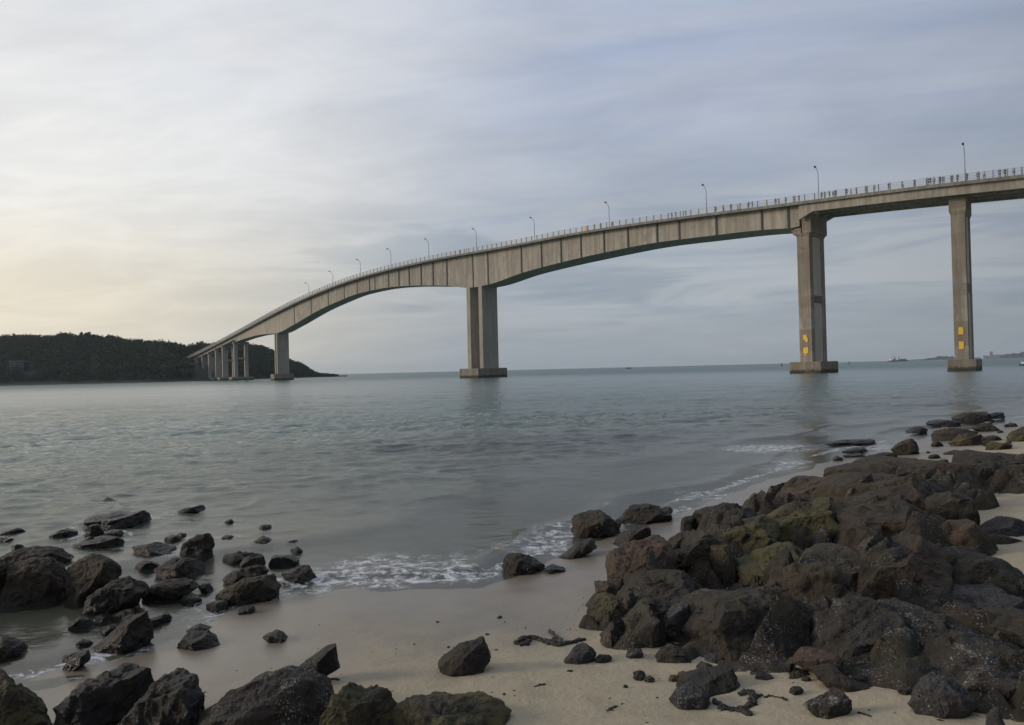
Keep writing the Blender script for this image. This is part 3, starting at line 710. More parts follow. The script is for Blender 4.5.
# ------------------------------------------------------------------ seaweed, sticks, shell fragments
def weed(label, paths, r=0.010, mat='weed', name='seaweed', cat='seaweed'):
    b = MB(); g = np.random.default_rng(len(label) * 7)
    first = hit_ground(*paths[0][0])
    for pth in paths:
        pts = [hit_ground(x, y) for x, y in pth]
        for rep in range(4):
            q = []
            for i in range(len(pts) - 1):
                for t in np.linspace(0, 1, 6, endpoint=False):
                    q.append(pts[i] * (1 - t) + pts[i + 1] * t)
            q.append(pts[-1])
            q = [w + g.normal(0, r * 1.0, 3) * np.array([1, 1, 0.25]) + np.array([0, 0, r * 0.5]) for w in q]
            b.tube(q, [r * g.uniform(0.35, 1.0) for _ in q], 5)
    o = b.build(name, MAT[mat], None, first, True, loc=tuple(first))
    tag(o, label, cat)
weed('dark seaweed strand with crossing arms on the sand left of the outcrop foot', [[(551,632),(556,638),(562,645),(572,643),(583,640)], [(556,638),(553,645),(562,646)]], 0.014)
weed('clump of dark seaweed left of the crossing strand', [[(517,644),(525,639),(534,639),(545,642),(551,645)], [(520,646),(530,642)]], 0.018)
weed('curved strand of black seaweed like a hook beside the two touching rocks', [[(716,703),(724,709),(735,711),(742,711),(750,716)], [(742,711),(752,706),(755,698),(749,693),(742,695)]], 0.014)
weed('short seaweed wisp with a long stem on the sand right of the hook', [[(765,698),(770,696),(776,698),(786,700)]], 0.007)
weed('tiny forked seaweed scrap near the bottom edge', [[(607,713),(611,709),(616,707)], [(609,710),(613,712)]], 0.006)
weed('small dark stick on the front sand in the middle', [[(535,687),(540,685),(545,685)]], 0.006, name='stick', cat='stick')
weed('thin stick on the sand right of the crescent-shaped rock', [[(858,713),(866,715),(871,717)]], 0.005, name='stick', cat='stick')
weed('short dark stick on the sand right of the spike', [[(326,682),(333,679),(339,681)]], 0.007, name='stick', cat='stick')
weed('stalk of dry weed standing at the mossy slab on the bottom edge', [[(441,697),(446,700),(452,704)], [(463,701),(468,704)]], 0.006)

g = np.random.default_rng(3)
Vs, Fs = [], []
for k in range(1700):
    if k < 1100: p0 = hit_ground(g.uniform(20, 1010), g.uniform(600, 724))
    else: p0 = hit_ground(g.uniform(600, 1020), g.uniform(440, 600))
    if p0[2] < 0.12: continue
    s = g.uniform(0.0018, 0.0055) * (1.6 if g.random() < 0.06 else 1)
    a0 = g.uniform(0, 6.28); b0 = len(Vs); nrm = 5
    for q in range(nrm):
        a = a0 + q / nrm * 6.283; rr = s * g.uniform(0.6, 1.1)
        Vs.append((p0[0] + rr * math.cos(a), p0[1] + rr * math.sin(a), p0[2] + 0.001 + g.uniform(0, 0.4) * s))
    Vs.append((p0[0], p0[1], p0[2] + 0.003 + s * 0.6))
    for q in range(nrm): Fs.append((b0 + q, b0 + (q + 1) % nrm, b0 + nrm))
tag(link('shell_fragments', mesh_np('shell_fragments', Vs, Fs, MAT['shell'], False)), 'small pale shell fragments strewn over the sand', 'shells', kind='stuff')
Vs, Fs = [], []
for k in range(420):
    p0 = hit_ground(g.uniform(60, 1010), g.uniform(598, 724)) if k % 3 else hit_ground(g.uniform(500, 680), g.uniform(595, 640))
    if p0[2] < 0.1: continue
    s = g.uniform(0.004, 0.011); b0 = len(Vs)
    a0 = g.uniform(0, 6.28); el = g.uniform(1, 2.5)
    for q in range(6):
        a = q / 6 * 6.283; x = s * el * math.cos(a) * g.uniform(0.7, 1.1); y = s * math.sin(a)
        Vs.append((p0[0] + x * math.cos(a0) - y * math.sin(a0), p0[1] + x * math.sin(a0) + y * math.cos(a0), p0[2] + 0.0005))
    Vs.append((p0[0], p0[1], p0[2] + s * 0.7))
    for q in range(6): Fs.append((b0 + q, b0 + (q + 1) % 6, b0 + 6))
tag(link('beach_debris', mesh_np('beach_debris', Vs, Fs, MAT['weed'], True)), 'dark specks of weed and grit on the sand', 'debris', kind='stuff')

# ------------------------------------------------------------------ water
ang = np.radians(np.concatenate([np.linspace(-82, -42, 80, endpoint=False), np.linspace(-42, 42, 660), np.linspace(42, 82, 81)[1:]]))
rr = [3.0]
while rr[-1] < 9000:
    d_ = rr[-1]
    rr.append(d_ + (0.045 if d_ < 10 else max(0.055, 0.35 * d_ * d_ / (CAMH * F)) if d_ < 75 else 0.018 * d_))
rad = np.array(rr); na, nr = len(ang), len(rad)
A, R_ = np.meshgrid(ang, rad)
X = (R_ * np.sin(A)).ravel(); Y = (R_ * np.cos(A)).ravel() - 0.5
gz = ground_z(X, Y)
depth = np.clip(-gz, 0, 5)
dist = np.hypot(X, Y)
P = np.stack([X, Y, np.zeros_like(X)], -1)
calm = 0.10 + 0.90 * smooth01(depth, 0.02, 0.9)
far = 1 / (1 + (dist / 120) ** 2)
Zw = calm * (0.060 * fbm(P * np.array([0.13, 0.34, 1]), 3, 71) + far * 0.024 * fbm(P * np.array([0.9, 1.5, 1]), 3, 77) + far * 0.009 * fbm(P * np.array([3.2, 4.6, 1]), 2, 83))
# low breakers running in over the shallows
sd = -shore_dist(X, Y)
wob = 0.9 * fbm(P * 0.22, 3, 91)
for off, amp, w in ((1.15, 0.075, 0.28), (3.6, 0.075, 0.5), (7.5, 0.06, 0.9)):
    Zw += amp * np.exp(-((sd - off - wob) / w) ** 2) * np.clip(0.6 + 0.9 * vnoise(P * 0.35 + off * 9, 95), 0, 1.3) * smooth01(sd, 0.2, 1.2)
chop = 1 - np.abs(fbm(P * np.array([0.95, 1.25, 1]) + np.stack([0.5 * fbm(P * 0.5, 2, 131)] * 3, -1), 2, 133, 0.45))
chop2 = 1 - np.abs(vnoise(P * np.array([2.1, 2.7, 1]), 137))
patch = 0.55 + 0.6 * np.clip(0.5 + fbm(P * np.array([0.035, 0.09, 1]), 2, 139), 0, 1)
Zw += smooth01(depth, 0.05, 0.55) * patch * np.exp(-(dist / 85) ** 2) * (0.125 * (chop - 0.6) + 0.028 * (chop2 - 0.5))
Zw = np.where(dist > 900, 0, Zw)
Zw = np.where(depth <= 0, np.minimum(Zw, 0.004), Zw)
# foam: swash along the water line, lace behind it, and collars of wash round rocks
lace = np.exp(-np.clip(sd - 0.7, 0, None) / 0.60) * (sd > -0.45)
lacepatch = np.clip(0.72 + 0.9 * fbm(P * 0.55 + 4, 2, 97), 0, 1.25)
foam = lace * lacepatch * smooth01(X, -3.9, -2.2) * (1 - 0.5 * smooth01(X, 1.4, 3.4))
foam = foam * np.clip(0.95 + 1.1 * vnoise(P * 0.8 + 17, 119), 0.0, 1.2)
foam = foam + 0.9 * np.exp(-((sd - 0.55 - wob * 0.35) / 0.10) ** 2) * np.clip(0.55 + 1.3 * vnoise(P * 0.7 + 31, 99), 0, 1)
foam = foam + 0.0 * np.exp(-((sd - 3.7 - wob) / 0.18) ** 2) * np.clip(2.6 * vnoise(P * 0.4 + 37, 101) - 0.9, 0, 1)
for bx, by, hw, hb in WATER_ROCKS:
    if by > 40: continue
    q = np.hypot((X - bx) / (hw + 0.10), (Y - by) / (hb + 0.12))
    foam = foam + 0.55 * np.exp(-((q - 1.0) / 0.22) ** 2) * np.clip(0.45 + 1.4 * vnoise(P * 1.6 + bx, 103), 0, 1) * smooth01(depth, 0.03, 0.2)
wp = hit_ground(768, 449)
q = np.hypot((X - wp[0]) / 1.1, (Y - wp[1]) / 0.9); foam = foam + 1.2 * np.exp(-q ** 2)
foam = np.clip(foam, 0, 1.3) * (dist < 60)
V = np.stack([X, Y, Zw], -1)
i = np.arange(na * nr).reshape(nr, na)
Fq = np.stack([i[:-1, :-1], i[:-1, 1:], i[1:, 1:], i[1:, :-1]], -1).reshape(-1, 4)
keep = (gz[Fq] < 0.10).any(1)
Fq = Fq[keep]
m, nt, _, L = new_mat('sea_water')
p = pos(nt)
cam_d = N(nt, 'ShaderNodeVectorMath', operation='LENGTH'); L.new(p, cam_d.inputs[0])
at_d = N(nt, 'ShaderNodeAttribute', attribute_name='depth'); at_f = N(nt, 'ShaderNodeAttribute', attribute_name='foam')
w1 = noise(nt, scaled(nt, p, (1.0, 1.45, 1.0)), 2.4, 6, 0.68, 0.3)
w2 = noise(nt, scaled(nt, p, (1.0, 2.4, 1.0)), 0.22, 5, 0.6, 0.3)
w3 = noise(nt, scaled(nt, p, (1.0, 1.4, 1.0)), 8.0, 4, 0.6, 0.2)
gust = noise(nt, scaled(nt, p, (0.012, 0.045, 1.0)), 1.0, 4, 0.6)
shal = mapr(nt, at_d.outputs['Fac'], 0.0, 0.8, 0.12, 1.0)
h1 = math_(nt, 'ADD', math_(nt, 'MULTIPLY', w1, 0.13), math_(nt, 'ADD', math_(nt, 'MULTIPLY', w2, 0.50), math_(nt, 'MULTIPLY', w3, 0.04)))
hh = math_(nt, 'MULTIPLY', math_(nt, 'MULTIPLY', h1, shal), math_(nt, 'ADD', 0.55, math_(nt, 'MULTIPLY', gust, 0.9)))
hh = math_(nt, 'MULTIPLY', hh, mapr(nt, cam_d.outputs['Value'], 10.0, 70.0, 1.0, 0.80))
nrm = bump(nt, hh, 1.0, 0.50)
turb_deep = mixc(nt, gust, (0.034, 0.104, 0.083), (0.048, 0.128, 0.102))
turb = mixc(nt, mapr(nt, at_d.outputs['Fac'], 0.05, 2.4), (0.190, 0.225, 0.162), turb_deep)
at_r = N(nt, 'ShaderNodeAttribute', attribute_name='reef')
turb = mixc(nt, math_(nt, 'MULTIPLY', at_r.outputs['Fac'], 0.75), turb, (0.022, 0.028, 0.026))
dif = N(nt, 'ShaderNodeBsdfDiffuse'); L.new(turb, dif.inputs['Color']); L.new(nrm, dif.inputs['Normal'])
tr = N(nt, 'ShaderNodeBsdfTransparent'); tr.inputs['Color'].default_value = (0.90, 0.95, 0.89, 1)
op = math_(nt, 'SUBTRACT', 1.0, math_(nt, 'POWER', 2.718, math_(nt, 'MULTIPLY', at_d.outputs['Fac'], -1.5)))
body = N(nt, 'ShaderNodeMixShader'); L.new(op, body.inputs[0]); L.new(tr.outputs[0], body.inputs[1]); L.new(dif.outputs[0], body.inputs[2])
gl = N(nt, 'ShaderNodeBsdfGlossy'); L.new(mapr(nt, cam_d.outputs['Value'], 8.0, 110.0, 0.06, 0.20), gl.inputs['Roughness']); L.new(nrm, gl.inputs['Normal'])
fr = N(nt, 'ShaderNodeFresnel'); fr.inputs['IOR'].default_value = 1.33; L.new(nrm, fr.inputs['Normal'])
frg = N(nt, 'ShaderNodeFresnel'); frg.inputs['IOR'].default_value = 1.33
frs = math_(nt, 'ADD', math_(nt, 'MULTIPLY', fr.outputs[0], 0.55), math_(nt, 'MULTIPLY', frg.outputs[0], 0.42))
frc = math_(nt, 'MINIMUM', frs, mapr(nt, cam_d.outputs['Value'], 45.0, 320.0, 0.95, 0.40))
ws = N(nt, 'ShaderNodeMixShader'); L.new(frc, ws.inputs[0]); L.new(body.outputs[0], ws.inputs[1]); L.new(gl.outputs[0], ws.inputs[2])
# foam lace
wv = N(nt, 'ShaderNodeVectorMath', operation='ADD'); L.new(p, wv.inputs[0])
nn = N(nt, 'ShaderNodeTexNoise'); nn.inputs['Scale'].default_value = 3.5; nn.inputs['Detail'].default_value = 5; L.new(p, nn.inputs['Vector'])
L.new(scaled(nt, nn.outputs['Color'], (0.45, 0.45, 0.0)), wv.inputs[1])
fv = N(nt, 'ShaderNodeTexVoronoi', feature='DISTANCE_TO_EDGE'); fv.inputs['Scale'].default_value = 5.0; L.new(scaled(nt, wv.outputs[0], (0.7, 1.25, 0)), fv.inputs['Vector'])
fv2 = N(nt, 'ShaderNodeTexVoronoi', feature='DISTANCE_TO_EDGE'); fv2.inputs['Scale'].default_value = 14.0; L.new(scaled(nt, wv.outputs[0], (0.8, 1.2, 0)), fv2.inputs['Vector'])
fo = at_f.outputs['Fac']
web1 = math_(nt, 'DIVIDE', fv.outputs['Distance'], math_(nt, 'ADD', math_(nt, 'MULTIPLY', fo, 0.20), 0.001))
web2 = math_(nt, 'DIVIDE', fv2.outputs['Distance'], math_(nt, 'ADD', math_(nt, 'MULTIPLY', fo, 0.22), 0.001))
brk = ramp(nt, noise(nt, p, 6.0, 5, 0.65), [(0.42, 0), (0.58, 1)])
l1 = mapr(nt, web1, 0.25, 1.0, 1, 0); l2 = mapr(nt, web2, 0.2, 0.9, 0.8, 0)
lc = math_(nt, 'MULTIPLY', math_(nt, 'MAXIMUM', l1, l2), math_(nt, 'MULTIPLY', brk, mapr(nt, fo, 0.12, 0.5)))
fd = N(nt, 'ShaderNodeBsdfDiffuse'); fd.inputs['Color'].default_value = (0.74, 0.74, 0.72, 1)
fs = N(nt, 'ShaderNodeMixShader'); L.new(math_(nt, 'MULTIPLY', lc, 0.95), fs.inputs[0]); L.new(ws.outputs[0], fs.inputs[1]); L.new(fd.outputs[0], fs.inputs[2])
o = N(nt, 'ShaderNodeOutputMaterial'); L.new(fs.outputs[0], o.inputs['Surface'])
me = mesh_np('sea', V, Fq, m)
reef = np.zeros_like(X)
for (x_, y_), (rx_, ry_) in (((625, 440), (4.6, 3.6)), ((480, 446), (5.5, 2.6)), ((835, 437), (4.0, 3.2)), ((730, 462), (2.0, 1.3)), ((440, 505), (1.6, 0.8)), ((950, 404), (5.0, 4.0))):
    w_ = at_z(x_, y_); q = np.hypot((X - w_[0]) / rx_, (Y - w_[1]) / ry_)
    reef = np.maximum(reef, np.exp(-q ** 2) * np.clip(0.75 + 0.9 * fbm(P * 0.6, 3, 151), 0, 1.2))
for nm_, arr in (('depth', depth), ('foam', foam), ('reef', reef)):
    at = me.attributes.new(nm_, 'FLOAT', 'POINT'); at.data.foreach_set('value', arr.astype(np.float32))
tag(link('sea_water', me), kind='structure')

# ------------------------------------------------------------------ bridge
iY = pchip([180, 195, 240, 284, 483, 806, 963, 1024, 1280], [1 / 505, 1 / 488, 1 / 400, 1 / 323, 1 / 230, 1 / 156, 1 / 135, 1 / 130, 1 / 108])
yE = pchip([180, 189, 233, 268.5, 293, 360, 432, 480, 500, 550, 600, 660, 700, 800, 824, 900, 963, 1024, 1280],
           [361.5, 357.5, 334.8, 315.5, 302.8, 276.3, 259, 250.3, 247, 237, 228.2, 219.5, 214, 201.6, 198, 188.5, 180.5, 174.5, 145])
yB = pchip([180, 191, 210, 233, 238, 244, 261, 276, 291, 318, 337, 360, 398, 418, 446, 465, 486, 521, 562, 603, 656, 700, 761, 790],
           [364, 358.8, 351, 342.5, 341, 338.8, 334.6, 333.2, 326, 310.5, 301.7, 293, 286.4, 285.5, 285.6, 288, 285, 273, 262, 252.7, 242.5, 237, 230, 228])
pxs = np.linspace(181, 1275, 900)
E = np.array([at_depth(x, yE(x), 1 / iY(x)) for x in pxs])
seg = np.hypot(*np.diff(E[:, :2], axis=0).T); S = np.concatenate([[0], np.cumsum(seg)])
ST = np.arange(0, S[-1], 1.0)
E1 = np.stack([np.interp(ST, S, E[:, k]) for k in range(3)], -1)
def smoothpath(a, w):
    k = np.hanning(2 * w + 1); k /= k.sum()
    pad = np.concatenate([2 * a[0] - a[w:0:-1], a, 2 * a[-1] - a[-2:-w - 2:-1]])
    return np.stack([np.convolve(pad[:, j], k, 'valid') for j in range(a.shape[1])], -1)
E1 = smoothpath(E1, 22)
T = np.gradient(E1, axis=0); T[:, 2] = 0; T /= np.linalg.norm(T, axis=1)[:, None]
Nn = np.stack([-T[:, 1], T[:, 0], np.zeros(len(T))], -1)
if Nn[len(Nn) // 2] @ np.array([0, 1, 0]) < 0: Nn = -Nn      # points away from the beach, across the deck
WD = 12.4
_epx = project(E1)[:, 0]
def WDF(s): return float(np.interp(np.interp(s, ST, _epx), [180, 380, 580, 1300], [8.6, 8.6, WD, WD]))
def at_s(s, across=0.0, dz=0.0):
    if callable(across): across = across(s)
    q = np.array([np.interp(s, ST, E1[:, k]) for k in range(3)])
    nn_ = np.array([np.interp(s, ST, Nn[:, k]) for k in range(3)])
    return q + nn_ * across + np.array([0, 0, dz])
def tang(s):
    q = np.array([np.interp(s, ST, T[:, k]) for k in range(3)]); return q / np.linalg.norm(q)
def s_of(px, across=0.0, dz=0.0):
    pr = project(np.array([at_s(s, across, dz) for s in ST]))[:, 0]
    return float(np.interp(px, pr, ST))
HALF = lambda s: WDF(s) / 2
sP3, sP2, sP1, sP0, sPm = s_of(959.5, HALF), s_of(809.5, HALF), s_of(480.8, HALF), s_of(281, HALF), s_of(240.5, HALF)
s_left = ST[2]; s_right = ST[-3]
BO = at_s(sP1, HALF); BO[2] = 0
bridge = empty('bridge', tuple(BO))
tag(bridge, 'long arched concrete road bridge on tall piers crossing the strait to the wooded hill', 'bridge')
def B(mb, name, mat, parent=None, smooth=False, bevel=0):
    return mb.build(name, MAT[mat], parent or bridge, BO, smooth, bevel)
inset = 1.7
web_bot = np.empty(len(ST))
wl = E1 + Nn * inset; wpx = project(wl)[:, 0]
for k in range(len(ST)):
    web_bot[k] = at_depth(wpx[k], float(yB(min(wpx[k], 790))), wl[k, 1])[2]
app = 2.15
web_bot = np.where(ST > sP2 + 0.5, E1[:, 2] - app - 0.15, web_bot)
left_app = ST < sPm - 0.5
web_bot = np.where(left_app, E1[:, 2] - app, web_bot)
web_bot = np.minimum(web_bot, E1[:, 2] - 1.7)
mid = (~left_app) & (ST <= sP2 + 0.5)
web_bot[mid] = smoothpath(web_bot[mid][:, None], 5)[:, 0]
def wb(s): return float(np.interp(s, ST, web_bot))
def stations(a, b, step=2.0):
    return np.linspace(a, b, max(2, int(abs(b - a) / step) + 1))
def ringset(sts, fn): return [fn(s) for s in sts]
# deck slab with its edge beams
def deck_ring(s):
    WD = WDF(s)
    prof = [(0, 0.0), (0, -0.62), (0.32, -0.62), (0.36, -0.30), (inset, -0.52), (WD - inset, -0.52), (WD - 0.36, -0.30), (WD - 0.32, -0.62), (WD, -0.62), (WD, 0.0), (WD - 0.32, 0.0), (WD - 0.34, -0.12), (0.34, -0.12), (0.32, 0.0)]
    return [at_s(s, a, z) for a, z in prof]
mb = MB(); mb.sweep(ringset(stations(s_left, s_right, 2.5), deck_ring)); deck = B(mb, 'deck', 'fascia')
mb = MB(); mb.sweep([[at_s(s, 0.5, -0.116), at_s(s, WDF(s) - 0.5, -0.116), at_s(s, WDF(s) - 0.5, -0.10), at_s(s, 0.5, -0.10)] for s in stations(s_left, s_right, 5)]); B(mb, 'road_surface', 'asphalt', deck)
def box_ring(s):
    WD = WDF(s)
    z1 = at_s(s)[2] - 0.50; z0 = wb(s)
    return [np.append(at_s(s, a)[:2], z) for a, z in ((inset, z1), (inset, z0), (WD - inset, z0), (WD - inset, z1))]
mb = MB(); mb.sweep(ringset(stations(sPm + 0.15, sP2 - 0.35, 2.0), box_ring)); girder = B(mb, 'box_girder', 'concrete')
for a0 in (0.7, 3.9, 7.1, 10.7):       # approach spans: four separate beams side by side
    def beam_ring(s, a0=a0):
        z1 = at_s(s)[2] - 0.50; z0 = wb(s)
        return [np.append(at_s(s, a)[:2], z) for a, z in ((a0, z1), (a0, z0), (a0 + 0.8, z0), (a0 + 0.8, z1))]
    mb = MB(); mb.sweep(ringset(stations(sP2 + 0.06, s_right, 3), beam_ring)); B(mb, 'approach_girder', 'concrete')
mb = MB(); mb.sweep(ringset(stations(s_left, sPm - 0.15, 3), box_ring)); B(mb, 'approach_girder', 'concrete')
# drain pipes down the near web
for k, px in enumerate([294, 311, 328, 344, 357, 369, 374.6, 388.3, 398.5, 408.8, 420.8, 432.7, 446.5, 472.4, 487.4, 521, 541, 560.6, 580.5, 603.6, 627.6, 656.7, 679, 716, 761.5, 788]):
    s = s_of(px, inset - 0.06); hw = 0.20 if px > 380 and px != 472.4 else 0.09
    a = at_s(s, inset - 0.10); t = tang(s); r = math.atan2(t[1], t[0])
    z1 = at_s(s)[2] - 0.66; z0 = wb(s) + 0.08
    mb = MB(); mb.box((a[0], a[1], (z0 + z1) / 2), (hw * 2, 0.17, z1 - z0), r); B(mb, 'drain_pipe', 'stain', girder)
# railings
mb = MB()
rs = stations(s_left, s_right, 2.5)
for dz in (1.32, 0.82, 0.34):
    mb.sweep([[at_s(s, 0.12, dz - 0.04), at_s(s, 0.20, dz - 0.04), at_s(s, 0.20, dz + 0.04), at_s(s, 0.12, dz + 0.04)] for s in rs])
for s in np.arange(s_left + 0.3, s_right, 0.34):
    a = at_s(s, 0.16); t = tang(s)
    mb.box((a[0], a[1], a[2] + 0.66), (0.05, 0.04, 1.26), math.atan2(t[1], t[0]))
rail = B(mb, 'railing', 'rail')
mb = MB()
for dz in (1.32, 0.82, 0.34):
    mb.sweep([[at_s(s, WDF(s) - 0.2, dz - 0.04), at_s(s, WDF(s) - 0.12, dz - 0.04), at_s(s, WDF(s) - 0.12, dz + 0.04), at_s(s, WDF(s) - 0.2, dz + 0.04)] for s in rs])
B(mb, 'railing', 'rail')
ps = np.arange(s_left + 0.5, s_right, 2.15)[::-1]
pp = project(np.array([at_s(s) for s in ps]))[:, 0]
ps = ps[pp < 1030]
pm = MB().box((0, 0, 0.68), (0.15, 0.18, 1.42)).build('post', MAT['post'])
post0 = pm
for k, s in enumerate(ps[:98]):
    o = post0 if k == 0 else post0.copy()
    if k: COL.objects.link(o)
    o.parent = rail
    t = tang(s); o.location = tuple(at_s(s, 0.16) - BO); o.rotation_euler = (0, 0, math.atan2(t[1], t[0]))
mb = MB()
for s in ps[98:]:
    a = at_s(s, 0.16); t = tang(s); mb.box((a[0], a[1], a[2] + 0.70), (0.15, 0.18, 1.42), math.atan2(t[1], t[0]))
o = B(mb, 'posts', 'post', rail); o['kind'] = 'stuff'

def local_frame(s, across=HALF):
    c = at_s(s, across); t = tang(s); return c, t, math.atan2(t[1], t[0])
def lbox(mb, c, t, along, across_, z0, z1, dl=0.0, da=0.0, taper=1.0):
    nn_ = np.array([-t[1], t[0], 0])
    q = c + t * dl + nn_ * da
    mb.box((q[0], q[1], (z0 + z1) / 2), (along, across_, z1 - z0), math.atan2(t[1], t[0]), taper)
def taperbox(mb, c, t, a0, w0, z0, a1, w1, z1, dl=0.0, da=0.0):
    nn_ = np.array([-t[1], t[0], 0]); q = c + t * dl + nn_ * da
    rings = []
    for a, w, z in ((a0, w0, z0), (a1, w1, z1)):
        rings.append([np.append((q + t * sx * a / 2 + nn_ * sy * w / 2)[:2], z) for sx, sy in ((-1, -1), (1, -1), (1, 1), (-1, 1))])
    mb.sweep(rings)
def h_pier(s, th, wd, capa, capw, caph, head_extra, ledge):
    c, t, r = local_frame(s)
    top = wb(s + 1.3) - 0.02
    low = wb(s - 1.3) - 0.05
    hz = (top if not ledge else low) - (3.3 if not ledge else 1.9)
    cw = wd * 0.22                     # column width
    mb = MB()
    for sg in (-1, 1):
        lbox(mb, c, t, th, cw, caph - 0.1, hz, 0, sg * (wd - cw) / 2)
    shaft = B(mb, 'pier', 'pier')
    mb = MB(); lbox(mb, c, t, th * 0.88, wd - 2 * cw, caph - 0.1, hz); B(mb, 'infill_wall', 'infill', shaft)
    mb = MB(); zc = caph + (hz - caph) * 0.50
    lbox(mb, c, t, th * 0.985, wd - 2 * cw - 0.01, zc - 0.8, zc + 0.8); B(mb, 'cross_strut', 'stainwall', shaft)
    mb = MB()
    taperbox(mb, c, t, th + 0.02, wd + 0.02, hz, th + head_extra, wd + head_extra, hz + 0.7)
    if ledge:      # stepped head: the deep main girder sits on a lower shelf than the shallow approach span
        hw_ = (th + head_extra) / 2
        lbox(mb, c, t, hw_ + 0.25, wd + head_extra, hz + 0.7, top, hw_ / 2 + 0.12)
        lbox(mb, c, t, hw_ - 0.25, wd + head_extra, hz + 0.7, low, -hw_ / 2 - 0.12)
        taperbox(mb, c, t, 0.4, wd * 0.9, low - 1.3, 1.3, wd * 0.92, low - 0.5, -hw_ - 0.3)
        lbox(mb, c, t, 1.3, wd * 0.92, low - 0.5, low, -hw_ - 0.3)
    else:
        lbox(mb, c, t, th + head_extra, wd + head_extra, hz + 0.7, top)
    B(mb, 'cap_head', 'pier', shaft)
    mb = MB(); lbox(mb, c, t, capa, capw, -1.5, caph); B(mb, 'pile_cap', 'cap', shaft, bevel=0.12)
    return c, t
# direction of increasing s is towards the right/near end
h_pier(sP3, 2.3, 6.8, 4.8, 7.4, 2.2, 0.5, False)
h_pier(sP2, 2.7, 7.6, 7.0, 9.0, 2.5, 0.7, True)
# bearing corbel under the main girder at the side pier
c2, t2, _ = local_frame(sP2)
sP4 = sP3 + (sP3 - sP2)
if sP4 < s_right - 2: h_pier(sP4, 2.0, 6.2, 5.0, 7.6, 2.2, 0.5, False)
def twin_pier(s, th, wd, gap, capa, capw, caph):
    c, t, r = local_frame(s)
    first = None
    for sg in (-1, 1):
        mb = MB(); z1 = wb(s + sg * gap / 2) + 0.3
        lbox(mb, c, t, th, wd, caph - 0.1, z1, sg * gap / 2)
        B(mb, 'pier', 'blade')
    mb = MB(); lbox(mb, c, t, capa, capw, -1.5, caph); B(mb, 'pile_cap', 'cap', bevel=0.15)
twin_pier(sP1, 1.6, 6.9, 5.6, 8.8, 13.2, 3.0)
twin_pier(sP0, 1.3, 5.4, 3.4, 6.6, 9.2, 2.9)
def portal(s, col, base_z, caphead=0.0, low_cap=False):
    c, t, r = local_frame(s)
    top = min(wb(s - 1.2), wb(s + 1.2)) - 0.1; sp = 5.8
    mb = MB()
    for sg in (-1, 1): lbox(mb, c, t, col, col, base_z - 3, top - 1.4, 0, sg * sp / 2)
    sh = B(mb, 'pier', 'blade')
    mb = MB(); lbox(mb, c, t, col + 0.3 + caphead, sp + col + 0.6, top - 1.4, top); B(mb, 'cap_head', 'fascia', sh)
    mb = MB(); zc = base_z + (top - base_z) * 0.55
    lbox(mb, c, t, col * 0.7, sp - col, zc - 0.5, zc + 0.5); B(mb, 'cross_strut', 'blade', sh)
    if low_cap:
        mb = MB(); lbox(mb, c, t, 7.0, 12.0, -1.5, 1.9); B(mb, 'pile_cap', 'cap', sh, bevel=0.12)
    return c
pc = [portal(sPm, 1.9, 1.0, 0.6, True)]
for px, bz in ((226.8, 0.8), (219.8, 1.0), (212.7, 1.5), (206.2, 3.5), (199.7, 3.5)):
    pc.append(portal(s_of(px + 1.5, HALF), 1.7, bz, 0.2, bz < 1.1))

# yellow marks on the two right-hand piers
def panel(label, s, th, wd, z, w_, h_, shape):
    c, t, r = local_frame(s); nn_ = np.array([-t[1], t[0], 0])
    if nn_ @ np.array([0, 1.0, 0]) < 0: nn_ = -nn_
    q = c - nn_ * (wd / 2 + 0.05); q[2] = z
    up = np.array([0, 0, 1.0]); mb = MB()
    outl = {'rect': [(-.5, -.5), (.5, -.5), (.5, .5), (-.5, .5)],
            'flag': [(-.5, .45), (.28, .5), (.28, .12), (.5, .10), (.5, -.5), (-.1, -.46), (-.1, -.18), (-.5, -.20)],
            'arrow': [(-.5, .40), (.35, .5), (.5, .3), (.5, -.18), (.12, -.25), (.05, -.5), (-.2, -.42), (-.22, -.2), (-.5, -.22)]}[shape]
    ra = [q + t * a * w_ + up * b * h_ - nn_ * 0.04 for a, b in outl]; rb = [q + t * a * w_ + up * b * h_ + nn_ * 0.045 for a, b in outl]
    mb.sweep([ra, rb]); o = mb.build('navigation_sign', MAT['yellow'], None, q, False, loc=tuple(q))
    tag(o, label, 'sign', 'yellow signs on the bridge piers')
Y3 = at_s(sP3, HALF)[1] - 2.2; Y2 = at_s(sP2, HALF)[1] - 2.6
z_at = lambda px, py, Y: at_depth(px, py, Y)[2]
panel('yellow rectangular sign, upper of the two on the farthest right pier', sP3, 0, 6.8, z_at(956, 331, Y3), 0.80, 1.35, 'rect')
panel('yellow rectangular sign, lower of the two on the farthest right pier', sP3, 0, 6.8, z_at(957, 345.5, Y3), 0.80, 1.45, 'rect')
panel('worn irregular yellow sign, upper of two on the broad pier', sP2, 0, 7.6, z_at(803, 338.5, Y2), 1.0, 1.6, 'flag')
panel('worn irregular yellow sign, lower of two on the broad pier', sP2, 0, 7.6, z_at(803, 351.5, Y2), 1.1, 1.9, 'arrow')

# orange board at the railing
s = s_of(586, 0.0); c = at_s(s, -0.12); t = tang(s)
mb = MB(); mb.box((0, 0, 0.55), (0.8, 0.10, 1.25), 0); mb.box((0, 0.02, 1.26), (0.4, 0.08, 0.2), 0)
o = mb.build('warning_board', MAT['orange'], None, loc=tuple(c)); o.rotation_euler = (0, 0, math.atan2(t[1], t[0]))
tag(o, 'small orange board hung on the bridge railing', 'board')

